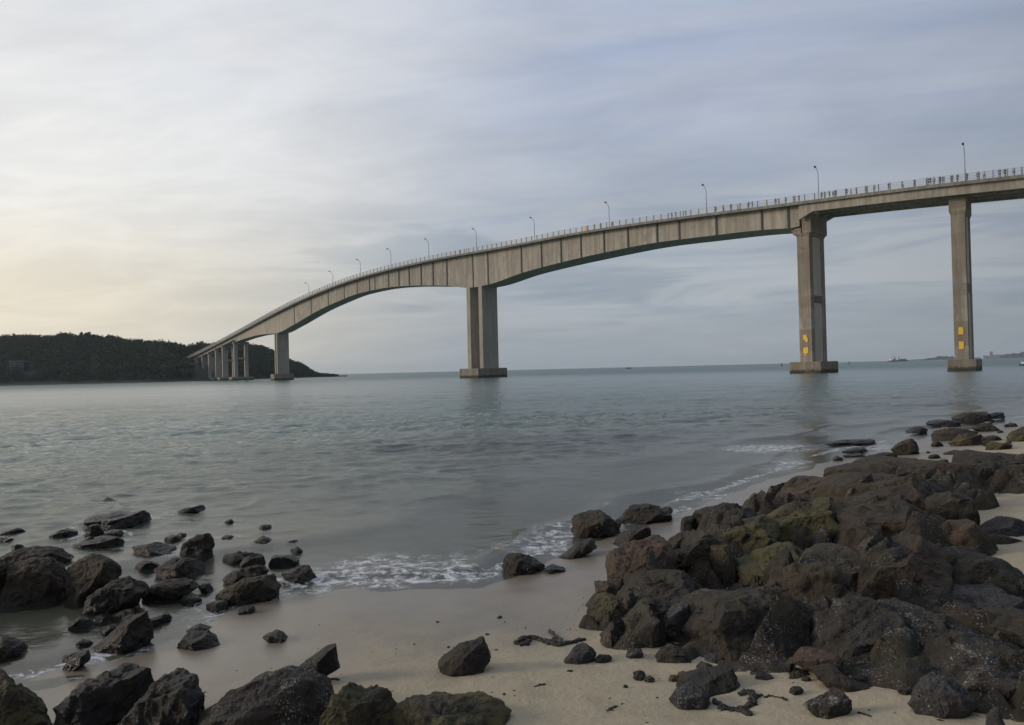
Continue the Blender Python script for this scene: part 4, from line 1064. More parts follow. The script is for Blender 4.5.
# street lamps on the far edge of the deck, arm over the road
lamp = empty('street_lamp', (0, 0, 0))
MB().tube([(0, 0, 0), (0, 0, 4), (0, 0, 7.4)], [0.13, 0.10, 0.075], 10).build('pole', MAT['galv'], lamp, smooth=True)
MB().tube([(0, 0, 7.38), (0, -0.12, 7.9), (0, -0.55, 8.45), (0, -1.2, 8.78)], [0.075, 0.065, 0.055, 0.05], 8).build('arm', MAT['galv'], lamp, smooth=True)
hb = MB(); hb.sweep([[(-0.16, -1.15, 8.72), (0.16, -1.15, 8.72), (0.12, -1.15, 8.92), (-0.12, -1.15, 8.92)], [(-0.22, -1.55, 8.76), (0.22, -1.55, 8.76), (0.17, -1.55, 9.02), (-0.17, -1.55, 9.02)], [(-0.12, -1.95, 8.90), (0.12, -1.95, 8.90), (0.08, -1.95, 9.0), (-0.08, -1.95, 9.0)]])
hb.build('lamp_head', MAT['lampdark'], lamp)
MB().box((0, 0, 0.15), (0.4, 0.4, 0.3)).build('base_plate', MAT['galv'], lamp)
LP = [(965, 'tallest looking street lamp, above the farthest right pier'), (818.5, 'street lamp just right of the broad pier with the worn signs'),
      (706.5, 'street lamp standing over the right half of the arch'), (609.3, 'street lamp just right of the small orange board'),
      (534.5, 'street lamp a little right of the twin-bladed pier'), (476.5, 'street lamp directly above the twin-bladed pier'),
      (428.8, 'first street lamp left of the twin-bladed pier'), (391, 'second street lamp left of the twin-bladed pier'),
      (360.5, 'third street lamp left of the twin-bladed pier, small in the distance'), (333, 'faint distant street lamp over the left half of the arch'),
      (309, 'most distant tiny street lamp, near the left bend of the bridge')]
for k, (px, lab) in enumerate(LP):
    far = lambda s: WDF(s) - 0.3
    s = s_of(px, far, 4); q = at_s(s, far, 0.0); t = tang(s); lamp_scale = 1.07
    if k == 0: o = lamp
    else:
        o = lamp.copy(); COL.objects.link(o)
        for ch in lamp.children:
            c_ = ch.copy(); COL.objects.link(c_); c_.parent = o
    o.location = tuple(q); o.rotation_euler = (0, 0, math.atan2(Nn[0][1], Nn[0][0]) - math.pi / 2)
    nv = at_s(s, 1) - at_s(s, 0); o.rotation_euler = (0, 0, math.atan2(nv[1], nv[0]) - math.pi / 2)
    o.scale = (1, 1, 1.07)
    tag(o, lab, 'street lamp', 'street lamps along the bridge')

# ------------------------------------------------------------------ people on the bridge
def person_mesh(pose):
    J = {'hip': (0, 0, .94), 'chest': (0, 0, 1.28), 'neck': (0, 0, 1.47), 'head0': (0, -.01, 1.58), 'head1': (0, -.015, 1.70)}
    Rr = {'hip': .14, 'chest': .155, 'neck': .058, 'head0': .092, 'head1': .085}
    Eg = [('hip', 'chest'), ('chest', 'neck'), ('neck', 'head0'), ('head0', 'head1')]
    fy = 0
    for sg, S_ in ((-1, 'l'), (1, 'r')):
        st = 0.0
        if pose == 'walk': st = 0.22 * sg
        J['th' + S_] = (.10 * sg, 0, .86); J['kn' + S_] = (.11 * sg, -.5 * st, .48); J['an' + S_] = (.11 * sg, -st if st > 0 else -st, .09); J['to' + S_] = (.12 * sg, (-st) - .14, .045)
        for a, r in (('th', .095), ('kn', .068), ('an', .048), ('to', .042)): Rr[a + S_] = r
        Eg += [('hip', 'th' + S_), ('th' + S_, 'kn' + S_), ('kn' + S_, 'an' + S_), ('an' + S_, 'to' + S_)]
        J['sh' + S_] = (.19 * sg, 0, 1.40)
        if pose == 'lean': J['el' + S_] = (.26 * sg, -.18, 1.18); J['wr' + S_] = (.18 * sg, -.40, 1.20); J['ha' + S_] = (.14 * sg, -.50, 1.20)
        elif pose == 'walk': J['el' + S_] = (.24 * sg, .10 * sg, 1.12); J['wr' + S_] = (.24 * sg, -.02 + .16 * sg, .90); J['ha' + S_] = (.235 * sg, -.05 + .17 * sg, .81)
        else: J['el' + S_] = (.25 * sg, .03, 1.12); J['wr' + S_] = (.25 * sg, -.05, .88); J['ha' + S_] = (.245 * sg, -.08, .79)
        for a, r in (('sh', .062), ('el', .046), ('wr', .034), ('ha', .040)): Rr[a + S_] = r
        Eg += [('chest', 'sh' + S_), ('sh' + S_, 'el' + S_), ('el' + S_, 'wr' + S_), ('wr' + S_, 'ha' + S_)]
    ks = list(J); me = bpy.data.meshes.new('person'); me.from_pydata([J[k] for k in ks], [(ks.index(a), ks.index(b)) for a, b in Eg], [])
    o = bpy.data.objects.new('person_tmp', me); COL.objects.link(o)
    o.modifiers.new('skin', 'SKIN'); sv = me.skin_vertices[0].data
    for k, name in enumerate(ks): sv[k].radius = (Rr[name] * (1.2 if name in ('hip', 'chest') else 1), Rr[name] * (0.72 if name in ('hip', 'chest') else 1)); sv[k].use_root = name == 'hip'
    sb = o.modifiers.new('sub', 'SUBSURF'); sb.levels = 1; sb.render_levels = 1
    dg = bpy.context.evaluated_depsgraph_get(); out = bpy.data.meshes.new_from_object(o.evaluated_get(dg))
    bpy.data.objects.remove(o)
    out.name = 'person'; out.materials.clear()
    for mm in ('skin', 'hull', 'hull', 'hair'): out.materials.append(MAT[mm])
    for f in out.polygons:
        z_, x_, y_ = f.center.z, abs(f.center.x), f.center.y; f.use_smooth = True
        if z_ > 1.70 or (z_ > 1.55 and y_ > 0.0): mi = 3
        elif z_ > 1.47: mi = 0
        elif z_ > 0.97 and not (x_ > .20 and z_ < 1.12) and not (pose == 'lean' and y_ < -.22): mi = 1
        elif x_ > .19 and z_ > .70 or (pose == 'lean' and y_ < -.22 and z_ > 1): mi = 0
        elif z_ < 0.10: mi = 3
        else: mi = 2
        f.material_index = mi
    return out
PM = {k: person_mesh(k) for k in ('stand', 'lean', 'walk')}
cloth = {'dark': (0.03, 0.03, 0.035), 'navy': (0.03, 0.04, 0.08), 'grey': (0.16, 0.16, 0.17), 'white': (0.65, 0.64, 0.62), 'pink': (0.50, 0.20, 0.22), 'red': (0.35, 0.05, 0.05), 'blue': (0.10, 0.16, 0.30), 'brown': (0.10, 0.07, 0.05)}
CM = {k: plain(k + '_cloth', v, 0.9, 0.1) for k, v in cloth.items()}
PEOPLE = []
def crowd(where, items):
    seen = {}
    for px, top, bot, pose in items: seen[(top, pose)] = seen.get((top, pose), 0) + 1
    ordn = {}
    for px, top, bot, pose in sorted(items):
        o = bpy.data.objects.new('person', PM[pose]); COL.objects.link(o)
        o.material_slots[1].link = 'OBJECT'; o.material_slots[1].material = CM[top]
        o.material_slots[2].link = 'OBJECT'; o.material_slots[2].material = CM[bot]
        ac = {'lean': 0.80, 'stand': 0.95, 'walk': 1.5}[pose]
        s = s_of(px, ac); q = at_s(s, ac, -0.10); t = tang(s); nv = np.array([-t[1], t[0]])
        if nv[1] < 0: nv = -nv
        base = math.atan2(nv[1], nv[0]) - math.pi / 2         # facing -across (towards the beach)
        o.location = tuple(q); o.rotation_euler = (0, 0, base + {'lean': 0, 'stand': random.uniform(-.7, .7), 'walk': random.choice((-1, 1)) * 1.57}[pose])
        sc = random.uniform(1.0, 1.06); o.scale = (sc, sc, sc)
        ordn[(top, pose)] = ordn.get((top, pose), 0) + 1
        verb = {'lean': 'leaning', 'stand': 'standing', 'walk': 'walking'}[pose]
        w_ = '' if seen[(top, pose)] == 1 else ['leftmost ', 'second ', 'third ', 'fourth '][ordn[(top, pose)] - 1]
        tag(o, f'{w_}{verb} person in a {top} top, {where}', 'person', 'people along the bridge railing')
crowd('right of the arch-top lamp', [(672, 'navy', 'dark', 'lean'), (676, 'grey', 'dark', 'stand'), (680.5, 'dark', 'navy', 'stand'), (686, 'brown', 'dark', 'lean')])
crowd('midway between the arch lamp and the broad pier', [(748.5, 'dark', 'dark', 'stand'), (752.5, 'grey', 'navy', 'lean')])
crowd('just left of the broad pier', [(775.5, 'red', 'dark', 'stand'), (779, 'pink', 'dark', 'lean'), (786, 'white', 'grey', 'stand'), (794, 'grey', 'dark', 'lean'), (799, 'dark', 'navy', 'lean')])
crowd('over the right half of the arch', [(716, 'grey', 'dark', 'stand'), (723.5, 'white', 'navy', 'lean'), (731, 'dark', 'dark', 'stand'), (738, 'navy', 'grey', 'walk')])
crowd('between the broad pier and the farthest right pier', [(866, 'red', 'dark', 'lean'), (874.5, 'grey', 'dark', 'stand'), (889, 'dark', 'navy', 'lean'), (903, 'white', 'dark', 'walk'), (915, 'blue', 'dark', 'stand')])
crowd('right of the farthest right lamp', [(978, 'grey', 'dark', 'stand'), (984.5, 'white', 'navy', 'lean'), (1014, 'pink', 'dark', 'stand')])
crowd('next to the lamp over the broad pier', [(821.8, 'dark', 'dark', 'stand'), (825, 'navy', 'dark', 'stand'), (829.5, 'brown', 'dark', 'lean'), (833.5, 'blue', 'dark', 'stand'), (836.2, 'grey', 'navy', 'lean')])
crowd('right of the group at the broad-pier lamp', [(846.8, 'navy', 'dark', 'stand'), (851, 'dark', 'dark', 'walk'), (856.5, 'white', 'grey', 'lean')])
crowd('left of the farthest right pier', [(928, 'grey', 'dark', 'stand'), (930.3, 'brown', 'navy', 'lean'), (934, 'white', 'dark', 'stand'), (940.3, 'dark', 'dark', 'stand'), (943.5, 'blue', 'dark', 'stand')])
crowd('above the farthest right pier', [(952, 'navy', 'dark', 'stand'), (957.8, 'dark', 'dark', 'stand'), (967, 'brown', 'dark', 'lean')])
crowd('near the right end of the railing', [(999.8, 'dark', 'dark', 'lean'), (1005, 'navy', 'dark', 'stand')])
crowd('between the orange board and the next lamp', [(594.5, 'navy', 'dark', 'stand'), (601, 'grey', 'dark', 'lean'), (612, 'dark', 'dark', 'stand')])
crowd('above the twin-bladed pier', [(455, 'dark', 'dark', 'stand'), (460.5, 'navy', 'dark', 'lean'), (466.5, 'grey', 'dark', 'stand')])

# ------------------------------------------------------------------ wooded hill on the left
sky_px = [-420, -300, -200, -100, -50, 0, 15, 35, 50, 64, 75, 88, 100, 112, 125, 140, 160, 175, 187, 196, 212, 228, 245, 261, 274, 291, 305, 312, 321, 334, 346]
sky_py = [352, 346, 341, 338, 338, 339, 337, 338, 338, 336, 337, 335, 338, 339, 340.5, 342.5, 343.5, 346, 348, 347, 346, 345, 346, 347.5, 352, 361, 366, 370.5, 374, 375.9, 376.4]
skf = pchip(sky_px, sky_py)
def shoreY(px):
    return float(np.interp(px, [-420, 0, 150, 196, 212, 260, 300, 350], [520, 470, 452, 452, 470, 560, 590, 600]))
def ridge(px): return shoreY(px) + 120 - 40 * float(smooth01(np.array(px), 250, 346))
CAN = 7.0
def can(px): return float(np.interp(px, [-420, 270, 300, 320, 346], [CAN, CAN, 5.0, 2.6, 0.6]))
nc, ntt = 150, 40
cols = np.linspace(-420, 347, nc); ts = np.linspace(-0.12, 2.3, ntt)
TV = np.zeros((ntt, nc, 3))
def hill_pt(px, t):
    Ys, Yr = shoreY(px), ridge(px); Yv = Ys + (Yr - Ys) * t
    zr = at_depth(px, float(skf(px)), Yr)[2] - can(px)
    zr = max(zr, 0.35)
    prof = math.sin(min(max(t, 0), 1) * math.pi / 2) ** 0.75 if t <= 1 else max(0.0, math.cos((t - 1) / 1.3 * math.pi / 2)) 
    z = zr * prof if t >= 0 else 12 * t
    return np.array([(px - W / 2) / F * Yv, Yv, z + (0.0 if t < 0 else min(1.2, 0.4 + zr * 0.05))])
for a, t in enumerate(ts):
    for b_, px in enumerate(cols): TV[a, b_] = hill_pt(px, t)
i = np.arange(ntt * nc).reshape(ntt, nc)
Fq = np.stack([i[:-1, :-1], i[:-1, 1:], i[1:, 1:], i[1:, :-1]], -1).reshape(-1, 4)
m, nt, _, L = new_mat('hill_soil')
p = pos(nt); z = sepz(nt, p)[2]
soil = mixc(nt, noise(nt, p, 0.2, 4), (0.012, 0.018, 0.010), (0.026, 0.030, 0.017))
shorec = mixc(nt, noise(nt, p, 0.5, 4), (0.015, 0.015, 0.012), (0.04, 0.036, 0.028))
principled(nt, mixc(nt, mapr(nt, z, 1.0, 1.8, 1, 0), soil, shorec), 0.9)
hill = link('hill', mesh_np('hill', TV.reshape(-1, 3), Fq, m)); tag(hill, kind='structure')

def leaf_mat(name, a, b):
    m, nt, _, L = new_mat(name)
    p = pos(nt)
    big = noise(nt, p, 0.10, 3, 0.5); n1 = noise(nt, p, 0.9, 3, 0.6)
    c = mixc(nt, math_(nt, 'MULTIPLY', math_(nt, 'ADD', big, n1), 0.5), a, b)
    principled(nt, c, 0.75, None, 0.2)
    return m
MAT['leaf'] = leaf_mat('forest_leaves', (0.017, 0.036, 0.017), (0.050, 0.082, 0.036))
MAT['leaf2'] = leaf_mat('tree_leaves', (0.014, 0.022, 0.012), (0.032, 0.042, 0.022))
MAT['farleaf'] = leaf_mat('far_shore_leaves', (0.026, 0.036, 0.022), (0.05, 0.062, 0.036))
def crown_pts(c, rx, rz, nleaf, size, g):
    """clumped leaf quads through the crown's volume"""
    ncl = max(5, nleaf // 14); cen = g.normal(0, 1, (ncl, 3)); cen /= np.linalg.norm(cen, axis=1)[:, None]
    cen *= g.uniform(0.35, 0.95, (ncl, 1)); cen[:, 2] = cen[:, 2] * 0.75 + 0.1
    k = g.integers(0, ncl, nleaf)
    q = cen[k] + g.normal(0, 0.17, (nleaf, 3))
    q = q * np.array([rx, rx, rz]) + c
    nrm = g.normal(0, 1, (nleaf, 3)); nrm[:, 2] = np.abs(nrm[:, 2]) + 0.35; nrm /= np.linalg.norm(nrm, axis=1)[:, None]
    u = np.cross(nrm, g.normal(0, 1, (nleaf, 3))); u /= np.linalg.norm(u, axis=1)[:, None]; v = np.cross(nrm, u)
    s = size * g.uniform(0.6, 1.3, (nleaf, 1)); s2 = s * g.uniform(0.5, 0.9, (nleaf, 1))
    return np.stack([q - u * s, q - v * s2, q + u * s, q + v * s2], 1).reshape(-1, 3)
g = np.random.default_rng(11)
cl = np.array([at_s(s, HALF) for s in ST[::4]])
bl_c = hill_pt(20.5, 0.20)
leafV = []; placed = 0
def leafmesh(name, Vl, mat):
    Vl = np.concatenate(Vl); return mesh_np(name, Vl, np.arange(len(Vl)).reshape(-1, 4), mat, False)
for k in range(3300):
    px = g.uniform(-330, 336) if k % 4 else g.uniform(150, 336)
    t = g.uniform(0.008, 1.15) ** 1.15
    pt = hill_pt(px, t)
    dline = np.hypot(cl[:, 0] - pt[0], cl[:, 1] - pt[1]); kk = dline.argmin()
    if dline[kk] < 13 and pt[2] > cl[kk, 2] - 14: continue
    if pt[1] < cl[kk, 1] + 2 and dline[kk] < 30 and px > 190: continue
    if px > 193 and px < 250 and pt[1] < 505: continue
    if abs(px - 20.5) < 7 and 0.06 < t < 0.22: continue
    sc = min(1.0, can(px) / CAN)
    if sc < 0.15: continue
    hgt = can(px) * g.uniform(0.72, 1.25); r_ = g.uniform(2.6, 4.4) * max(sc, 0.45)
    leafV.append(crown_pts(pt + np.array([0, 0, hgt - r_ * 0.75]), r_, r_ * 0.85, int(95 * max(sc, .5)), 0.62 * max(sc, 0.55), g))
    leafV.append(crown_pts(pt + np.array([0, 0, hgt * 0.42]), r_ * 0.9, hgt * 0.42, 34, 0.85 * max(sc, .5), g))
for k in range(420):
    px = g.uniform(250, 338); t = g.uniform(0.02, 1.05); pt = hill_pt(px, t); sc = can(px) / CAN
    r_ = g.uniform(2.2, 3.6) * max(sc, 0.22); hgt = can(px) * g.uniform(0.7, 1.05)
    leafV.append(crown_pts(pt + np.array([0, 0, max(hgt - r_ * 0.75, r_ * 0.5)]), r_ * 1.15, r_ * 0.85, 80, 0.6 * max(sc, 0.45), g))
for k in range(520):
    px = g.uniform(-330, 338); t = g.uniform(0.0, 0.05); pt = hill_pt(px, t)
    if 193 < px < 250: continue
    r_ = g.uniform(1.0, 2.0) * min(1, can(px) / CAN + 0.25)
    leafV.append(crown_pts(np.array([pt[0], pt[1] - 0.8, max(pt[2], 0.3) + r_ * 0.5]), r_ * 1.5, r_, 40, 0.5, g))
forest = link('forest', leafmesh('forest', leafV, MAT['leaf'])); tag(forest, 'dense dark green wood covering the hill on the left shore', 'forest', kind='stuff')

def tree(px, topy, Y, rad_, label, group, name='tree', cat='tree'):
    top = at_depth(px, topy, Y)
    pxx = px; t = (Y - shoreY(px)) / (ridge(px) - shoreY(px)); base = hill_pt(px, t)
    h = top[2] - base[2]
    e0 = empty(name, tuple(base)); tag(e0, label, cat, group)
    g2 = np.random.default_rng(int(px * 13))
    mb = MB(); mb.tube([(0, 0, -0.5), (g2.normal(0, .2), 0, h * 0.45), (g2.normal(0, .4), g2.normal(0, .3), h * 0.8)], [0.32, 0.24, 0.10], 7)
    for a in range(4):
        an = a * 1.57 + g2.uniform(0, 1); mb.tube([(0, 0, h * 0.55), (math.cos(an) * rad_ * .5, math.sin(an) * rad_ * .5, h * 0.78)], [0.13, 0.05], 5)
    mb.build('trunk', MAT['wood'], e0, smooth=True)
    Vl = [crown_pts(np.array([0, 0, h - rad_ * 0.8]), rad_, rad_ * 0.85, 170, 0.5, g2)]
    Vl.append(crown_pts(np.array([0, 0, h - rad_ * 1.7]), rad_ * 0.7, rad_ * 0.7, 70, 0.5, g2))
    link('crown', leafmesh('crown', Vl, MAT['leaf2']), e0)
TR = [(62, 333, 2.1, 'round-topped tree standing above the hilltop left of the highest one'), (88.5, 332.2, 2.4, 'highest tree on the hilltop skyline'),
      (100, 335.5, 1.9, 'small tree just right of the highest hilltop tree'), (34.5, 335.6, 2.2, 'low round tree on the skyline far left of the hilltop'),
      (16, 335, 2.8, 'broad tree on the skyline near the left edge'), (113, 336.5, 1.7, 'little knob of a tree on the skyline right of the hilltop'),
      (157, 340.5, 2.2, 'tree on the skyline halfway down to the bridge end'), (202, 341.2, 3.0, 'tree rising just above the left end of the bridge deck'),
      (193, 344.6, 2.2, 'smaller tree left of the one above the deck end'), (262.5, 345.3, 2.4, 'tree at the shoulder right of the bridge end piers'),
      (246, 344, 2.3, 'tree seen under the bridge left of the shoulder tree')]
for px, ty, r_, lab in TR: tree(px, ty, ridge(px) - 6, r_, lab, 'trees standing out on the hill skyline')
for px, ty, r_, lab in [(297, 362, 2.0, 'last tall tree at the right foot of the hill, beside the left twin pier'), (307, 366.5, 1.8, 'bushy tree low on the point right of the hill'), (316, 372.3, 1.3, 'small bush-like tree near the tip of the point')]:
    tree(px, ty, shoreY(px) + 25, r_, lab, 'trees standing out on the hill skyline')

MAT['dimwall'] = plain('weathered_grey_wall', (0.13, 0.14, 0.15), 0.8, 0.15)
# pale building half hidden at the left shore
bb = hill_pt(20.5, 0.12); bz = bb[2]
house = empty('building', tuple(bb)); tag(house, 'grey two-storey building with balconies low on the wooded hill at the left', 'building')
zt = at_depth(20, 361.5, bb[1])[2] - bz
MB().box((0, 0, zt * 0.48), (8.6, 6, zt * 0.96)).build('wall', MAT['darkglass'], house)
MB().box((0, -0.2, zt * 0.96 + 0.25), (9.6, 7.4, 0.7)).build('roof', MAT['dimwall'], house)
for z_ in (0.42, 0.70):
    MB().box((0.3, -3.8, zt * z_), (8.4, 1.5, 0.75)).build('balcony', MAT['dimwall'], house)
for x in (-4.1, -1.4, 1.4, 4.1): MB().box((x, -3.3, zt * 0.48), (0.35, 0.4, zt * 0.95)).build('column', MAT['dimwall'], house)

# ------------------------------------------------------------------ far shore on the right
fpx = [902, 915, 926, 934, 940, 946, 952, 962, 975, 985, 995, 1000, 1003.5, 1008, 1016, 1024, 1040, 1080, 1200, 1350]
fpy = [359.9, 359.3, 358.6, 357.8, 356.2, 355.8, 356.8, 357.6, 357.2, 356.6, 356.4, 356.4, 354.6, 353.8, 352.8, 351.2, 350.6, 348, 345, 342]
ff = pchip(fpx, fpy)
DY = 3300.0
cols = np.linspace(900, 1350, 140)
TV = []
for t, zf, dy in ((0, -0.2, 0), (1, 0.55, 60), (2, 1.0, 160), (3, 0.5, 500), (4, -0.1, 700)):
    for px in cols:
        Yv = DY + dy; zt = max(0.4, at_depth(px, float(ff(px)), DY + 160)[2]); TV.append(((px - W / 2) / F * Yv, Yv, zt * zf * (0.8 if zf > 0 else 1)))
i = np.arange(5 * 140).reshape(5, 140); Fq = np.stack([i[:-1, :-1], i[:-1, 1:], i[1:, 1:], i[1:, :-1]], -1).reshape(-1, 4)
tag(link('far_headland', mesh_np('far_headland', TV, Fq, MAT['farleaf'])), kind='structure')
leafV = []
for k in range(900):
    px = g.uniform(926, 1330); zt = at_depth(px, float(ff(px)), DY + 160)[2]
    if zt < 6 or (958 < px < 1002 and g.random() < 0.75): continue
    u = g.uniform(0.3, 1.0); r_ = g.uniform(4, 8)
    leafV.append(crown_pts(np.array([(px - W / 2) / F * (DY + 160 * u), DY + 160 * u, zt * (0.25 + 0.7 * u) - r_ * .3]), r_, r_ * .7, 40, 1.9, g))
tag(link('far_wood', leafmesh('far_wood', leafV, MAT['farleaf'])), 'hazy dark trees along the far shore at the right', 'forest', kind='stuff')
def far_building(px, wpx, topy, mat, label, roof=None):
    q = at_depth(px, 357, DY - 20); q[2] = 1.0; h = at_depth(px, topy, DY - 20)[2] - 1; w_ = wpx * DY / F
    e0 = empty('building', tuple(q)); tag(e0, label, 'building')
    MB().box((0, 0, h / 2), (w_, w_ * 0.7, h)).build('wall', MAT[mat], e0)
    MB().box((0, 0, h + h * 0.05), (w_ * 1.08, w_ * 0.76, h * 0.1)).build('roof', MAT[roof or 'greywall'], e0)
far_building(990.5, 3.2, 352.2, 'pinkwall', 'hazy tower block on the far shore just right of the right-hand pier', 'greywall')
far_building(996.0, 6.0, 355.0, 'pinkwall', 'long low pinkish building on the far shore right of the hazy tower block', 'pinkwall')
far_building(984.5, 5.0, 355.9, 'greywall', 'low grey building on the far shore left of the hazy tower block', 'greywall')
far_building(1001.5, 2.2, 355.2, 'red', 'small red building on the far shore at the edge of the trees', 'red')

# ------------------------------------------------------------------ vessels
def hull(L_, B_, H_, sheer=0.25):
    rings = []
    for t in np.linspace(0, 1, 9):
        x = (t - 0.5) * L_; w_ = B_ / 2 * (1 - max(0, (t - 0.55) / 0.45) ** 2.2 * 0.96) * (0.86 + 0.14 * min(1, t * 5)); top = H_ * (1 + sheer * max(0, t - 0.4) ** 2 * 2.5)
        rings.append([(x, -w_, top), (x, -w_ * 0.8, -0.3 * H_), (x, w_ * 0.8, -0.3 * H_), (x, w_, top)])
    return MB().sweep(rings)
def vessel(name, px, Y, label, cat, build, rot=0.0, scale=1.0):
    q = at_depth(px, hor(px), Y); q[2] = 0
    e0 = empty(name, tuple(q)); e0.rotation_euler = (0, 0, rot); tag(e0, label, cat); build(e0); e0.scale = (scale,) * 3
def b_tug(e):
    hull(17, 5.5, 1.9).build('hull', MAT['hull'], e)
    MB().box((-1.5, 0, 3.3), (8, 4.2, 2.8)).build('cabin', MAT['white'], e, bevel=0.1)
    MB().box((0.3, 0, 6.0), (3.4, 3.0, 2.6)).build('wheelhouse', MAT['white'], e, bevel=0.1)
    MB().box((0.3, 0, 7.45), (3.8, 3.4, 0.3)).build('roof', MAT['red'], e)
    MB().tube([(-1.5, 0, 7), (-1.5, 0, 12.5)], [0.28, 0.14], 8).build('mast', MAT['red'], e)
    MB().tube([(-4.2, 0, 4.5), (-4.4, 0, 7.4)], [0.7, 0.6], 10).build('funnel', MAT['red'], e)
    MB().box((1.0, -2.15, 3.6), (5, 0.1, 0.7)).build('window', MAT['darkglass'], e)
def b_barge(e):
    hull(20, 6.5, 1.6, 0.1).build('hull', MAT['hull'], e)
    MB().box((-1, 0, 3.2), (12, 5, 3.2)).build('cargo_house', MAT['post'], e, bevel=0.1)
    MB().box((5.5, 0, 4.4), (2.2, 3.4, 5.6)).build('wheelhouse', MAT['greywall'], e)
    MB().tube([(5.2, 0, 7), (5.2, 0, 10.5)], [0.22, 0.12], 6).build('mast', MAT['hull'], e)
def b_buoy(e):
    MB().tube([(0, 0, -0.4), (0, 0, 0.7)], [1.0, 1.05], 14).build('float', MAT['hull'], e)
    MB().tube([(0, 0, 0.68), (0, 0, 2.6)], [0.62, 0.16], 8).build('tower', MAT['hull'], e)
    MB().tube([(0, 0, 2.55), (0, 0, 3.0)], [0.26, 0.22], 8).build('lantern', MAT['lampdark'], e)
def b_skiff(e):
    hull(8.5, 2.2, 0.8, 0.5).build('hull', MAT['hull'], e)
    MB().box((-1.2, 0, 1.15), (2.8, 1.5, 0.9)).build('cabin', MAT['post'], e, bevel=0.05)
    MB().box((-1.2, 0, 1.68), (3.2, 1.8, 0.12)).build('roof', MAT['post'], e)
def b_small(e):
    hull(3.8, 1.4, 0.45, 0.5).build('hull', MAT['hull'], e)
    MB().box((-0.4, 0, 0.78), (1.5, 1.0, 0.62)).build('cabin', MAT['white'], e, bevel=0.04)
    MB().box((-0.4, 0, 1.12), (1.8, 1.2, 0.07)).build('roof', MAT['white'], e)
vessel('tugboat', 893.8, 1500, 'white boat with a red mast and dark hull on the horizon', 'boat', b_tug, 0.1, 1.3)
vessel('barge', 901.7, 1560, 'dark barge right behind the white boat on the horizon', 'barge', b_barge, 3.0, 1.2)
vessel('buoy', 849.0, 800, 'dark buoy on the horizon left of the white boat', 'buoy', b_buoy)
vessel('buoy', 781.7, 640, 'dark buoy on the horizon just left of the broad pier', 'buoy', b_buoy)
vessel('fishing_boat', 629, 950, 'low dark boat on the horizon under the middle of the arch', 'boat', b_skiff, 0.15)
vessel('motorboat', 1026, 205, 'little dark motorboat with a white cabin cut by the right edge', 'boat', b_small, 0.2)

# ------------------------------------------------------------------ light, sky, haze
AZ = math.radians(-86); EL = math.radians(16)
sun_dir = np.array([math.sin(AZ) * math.cos(EL), math.cos(AZ) * math.cos(EL), math.sin(EL)])
sd_ = bpy.data.lights.new('sun', 'SUN'); sd_.energy = 1.5; sd_.angle = math.radians(14); sd_.color = (1.0, 0.86, 0.70)
sun = bpy.data.objects.new('sun', sd_); COL.objects.link(sun)
sun.rotation_euler = Vector(tuple(-sun_dir)).to_track_quat('-Z', 'Y').to_euler(); sun.location = (-40, -10, 60)
wd = bpy.data.worlds.new('World'); scene.world = wd; wd.use_nodes = True
nt = wd.node_tree; nt.nodes.clear(); L = nt.links
tc = N(nt, 'ShaderNodeTexCoord').outputs['Generated']
sk = N(nt, 'ShaderNodeTexSky', sky_type='NISHITA'); sk.sun_disc = False; sk.sun_elevation = EL; sk.sun_rotation = AZ; sk.dust_density = 2.5; sk.air_density = 1.0
sx = sepz(nt, tc); el = sx[2]
dotn = N(nt, 'ShaderNodeVectorMath', operation='DOT_PRODUCT'); L.new(tc, dotn.inputs[0])
ga = math.radians(-56); dotn.inputs[1].default_value = (math.sin(ga) * math.cos(0.1), math.cos(ga) * math.cos(0.1), math.sin(0.1))
dt = dotn.outputs['Value']
# cloud-layer coordinates: direction projected on a flat deck, so streaks flatten towards the horizon
den = math_(nt, 'ADD', math_(nt, 'MAXIMUM', el, 0.0), 0.16)
pl = N(nt, 'ShaderNodeVectorMath', operation='DIVIDE'); L.new(tc, pl.inputs[0])
cb = N(nt, 'ShaderNodeCombineXYZ'); [L.new(den, cb.inputs[k]) for k in range(3)]; L.new(cb.outputs[0], pl.inputs[1])
rotv = N(nt, 'ShaderNodeVectorRotate', rotation_type='Z_AXIS'); rotv.inputs['Angle'].default_value = 0.25; L.new(pl.outputs[0], rotv.inputs['Vector'])
c1 = noise(nt, scaled(nt, rotv.outputs[0], (0.55, 1.3, 0.0)), 1.1, 6, 0.58, 0.7)
c2 = noise(nt, scaled(nt, rotv.outputs[0], (0.45, 1.9, 0.0)), 3.2, 6, 0.62, 0.9)
cl_ = math_(nt, 'ADD', math_(nt, 'MULTIPLY', c1, 0.72), math_(nt, 'MULTIPLY', c2, 0.28))
cf = mapr(nt, cl_, 0.32, 0.66)
c3 = noise(nt, scaled(nt, rotv.outputs[0], (1.0, 1.5, 0.0)), 1.5, 8, 0.60, 0.5)
c4 = noise(nt, scaled(nt, tc, (1.6, 1.6, 17.0)), 1.6, 5, 0.55, 0.6)
K = 10.0
blue = mixc(nt, mapr(nt, el, 0.0, 0.45), (0.325 * K, 0.380 * K, 0.440 * K), (0.370 * K, 0.440 * K, 0.605 * K))
grey = mixc(nt, mapr(nt, el, 0.0, 0.45), (0.390 * K, 0.425 * K, 0.460 * K), (0.500 * K, 0.550 * K, 0.655 * K))
base = mixc(nt, cf, blue, grey)
glow = mapr(nt, dt, 0.40, 0.97)
band = mapr(nt, el, 0.10, 0.48, 1, 0)
gp = math_(nt, 'POWER', glow, mapr(nt, el, 0.05, 0.30, 2.3, 1.0))
gl_ = math_(nt, 'MULTIPLY', gp, math_(nt, 'ADD', 0.78, math_(nt, 'MULTIPLY', band, 0.22)))
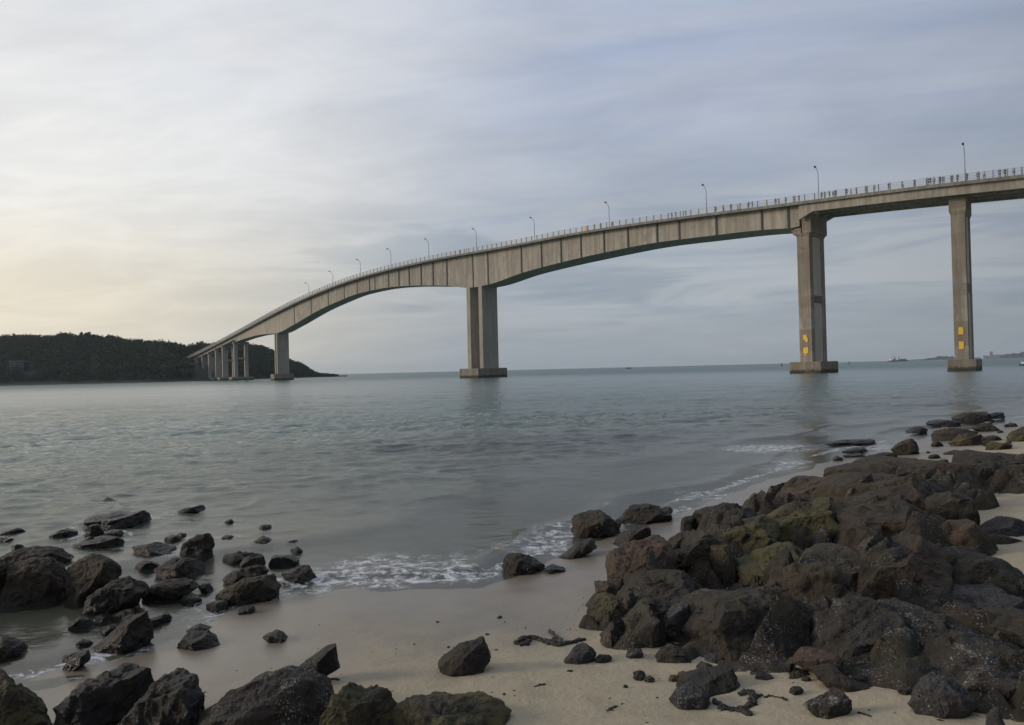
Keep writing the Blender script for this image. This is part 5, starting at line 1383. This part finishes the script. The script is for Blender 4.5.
warmc = mixc(nt, mapr(nt, el, 0.08, 0.26), (0.90 * K, 0.82 * K, 0.66 * K), mixc(nt, cf, (0.90 * K, 0.90 * K, 0.88 * K), (1.02 * K, 1.0 * K, 0.96 * K)))
base = mixc(nt, gl_, base, warmc)
mott = mapr(nt, c3, 0.34, 0.68, 0.93, 1.05)
mc = N(nt, 'ShaderNodeCombineXYZ'); [L.new(mott, mc.inputs[k]) for k in range(3)]
base = mixc(nt, 1.0, base, mc.outputs[0], 'MULTIPLY')
bnd = math_(nt, 'MULTIPLY', math_(nt, 'MULTIPLY', mapr(nt, el, 0.03, 0.09), mapr(nt, el, 0.17, 0.27, 1, 0)), math_(nt, 'SUBTRACT', 1.0, glow))
base = mixc(nt, math_(nt, 'MULTIPLY', bnd, mapr(nt, c4, 0.46, 0.60, 0, 0.85)), base, (0.465 * K, 0.495 * K, 0.530 * K))
base = mixc(nt, math_(nt, 'MULTIPLY', bnd, mapr(nt, c4, 0.47, 0.34, 0, 0.75)), base, (0.270 * K, 0.340 * K, 0.415 * K))
hz = math_(nt, 'MULTIPLY', mapr(nt, el, 0.0, 0.09, 1, 0), 0.55)
base = mixc(nt, hz, base, mixc(nt, gp, (0.345 * K, 0.385 * K, 0.425 * K), (0.70 * K, 0.66 * K, 0.60 * K)))
back = mixc(nt, mapr(nt, dt, -0.6, 0.35), (0.48, 0.49, 0.52), (1, 1, 1))
base = mixc(nt, 1.0, base, back, 'MULTIPLY')
fin = mixc(nt, 0.94, sk.outputs[0], base)
bg = N(nt, 'ShaderNodeBackground'); bg.inputs['Strength'].default_value = 0.1; L.new(fin, bg.inputs['Color'])
wo = N(nt, 'ShaderNodeOutputWorld'); L.new(bg.outputs[0], wo.inputs['Surface'])

mb = MB(); mb.box((0, 0, 30), (19500, 19500, 71.0))
m, nt, _, L = new_mat('haze_air')
pv = N(nt, 'ShaderNodeVolumePrincipled'); pv.inputs['Color'].default_value = (0.80, 0.86, 0.92, 1); pv.inputs['Density'].default_value = 0.00010; pv.inputs['Anisotropy'].default_value = 0.2
o = N(nt, 'ShaderNodeOutputMaterial'); L.new(pv.outputs[0], o.inputs['Volume'])
hz_o = mb.build('haze', m); tag(hz_o, 'pale thin haze over the water', 'haze', kind='stuff')

scene.render.engine = 'CYCLES'
scene.cycles.use_denoising = True
scene.cycles.max_bounces = 6; scene.cycles.transparent_max_bounces = 6; scene.cycles.volume_bounces = 1
scene.view_settings.view_transform = 'Standard'; scene.view_settings.look = 'None'
scene.view_settings.exposure = 0.0; scene.view_settings.gamma = 1.0
try: scene.view_settings.use_curve_mapping = False
except Exception: pass
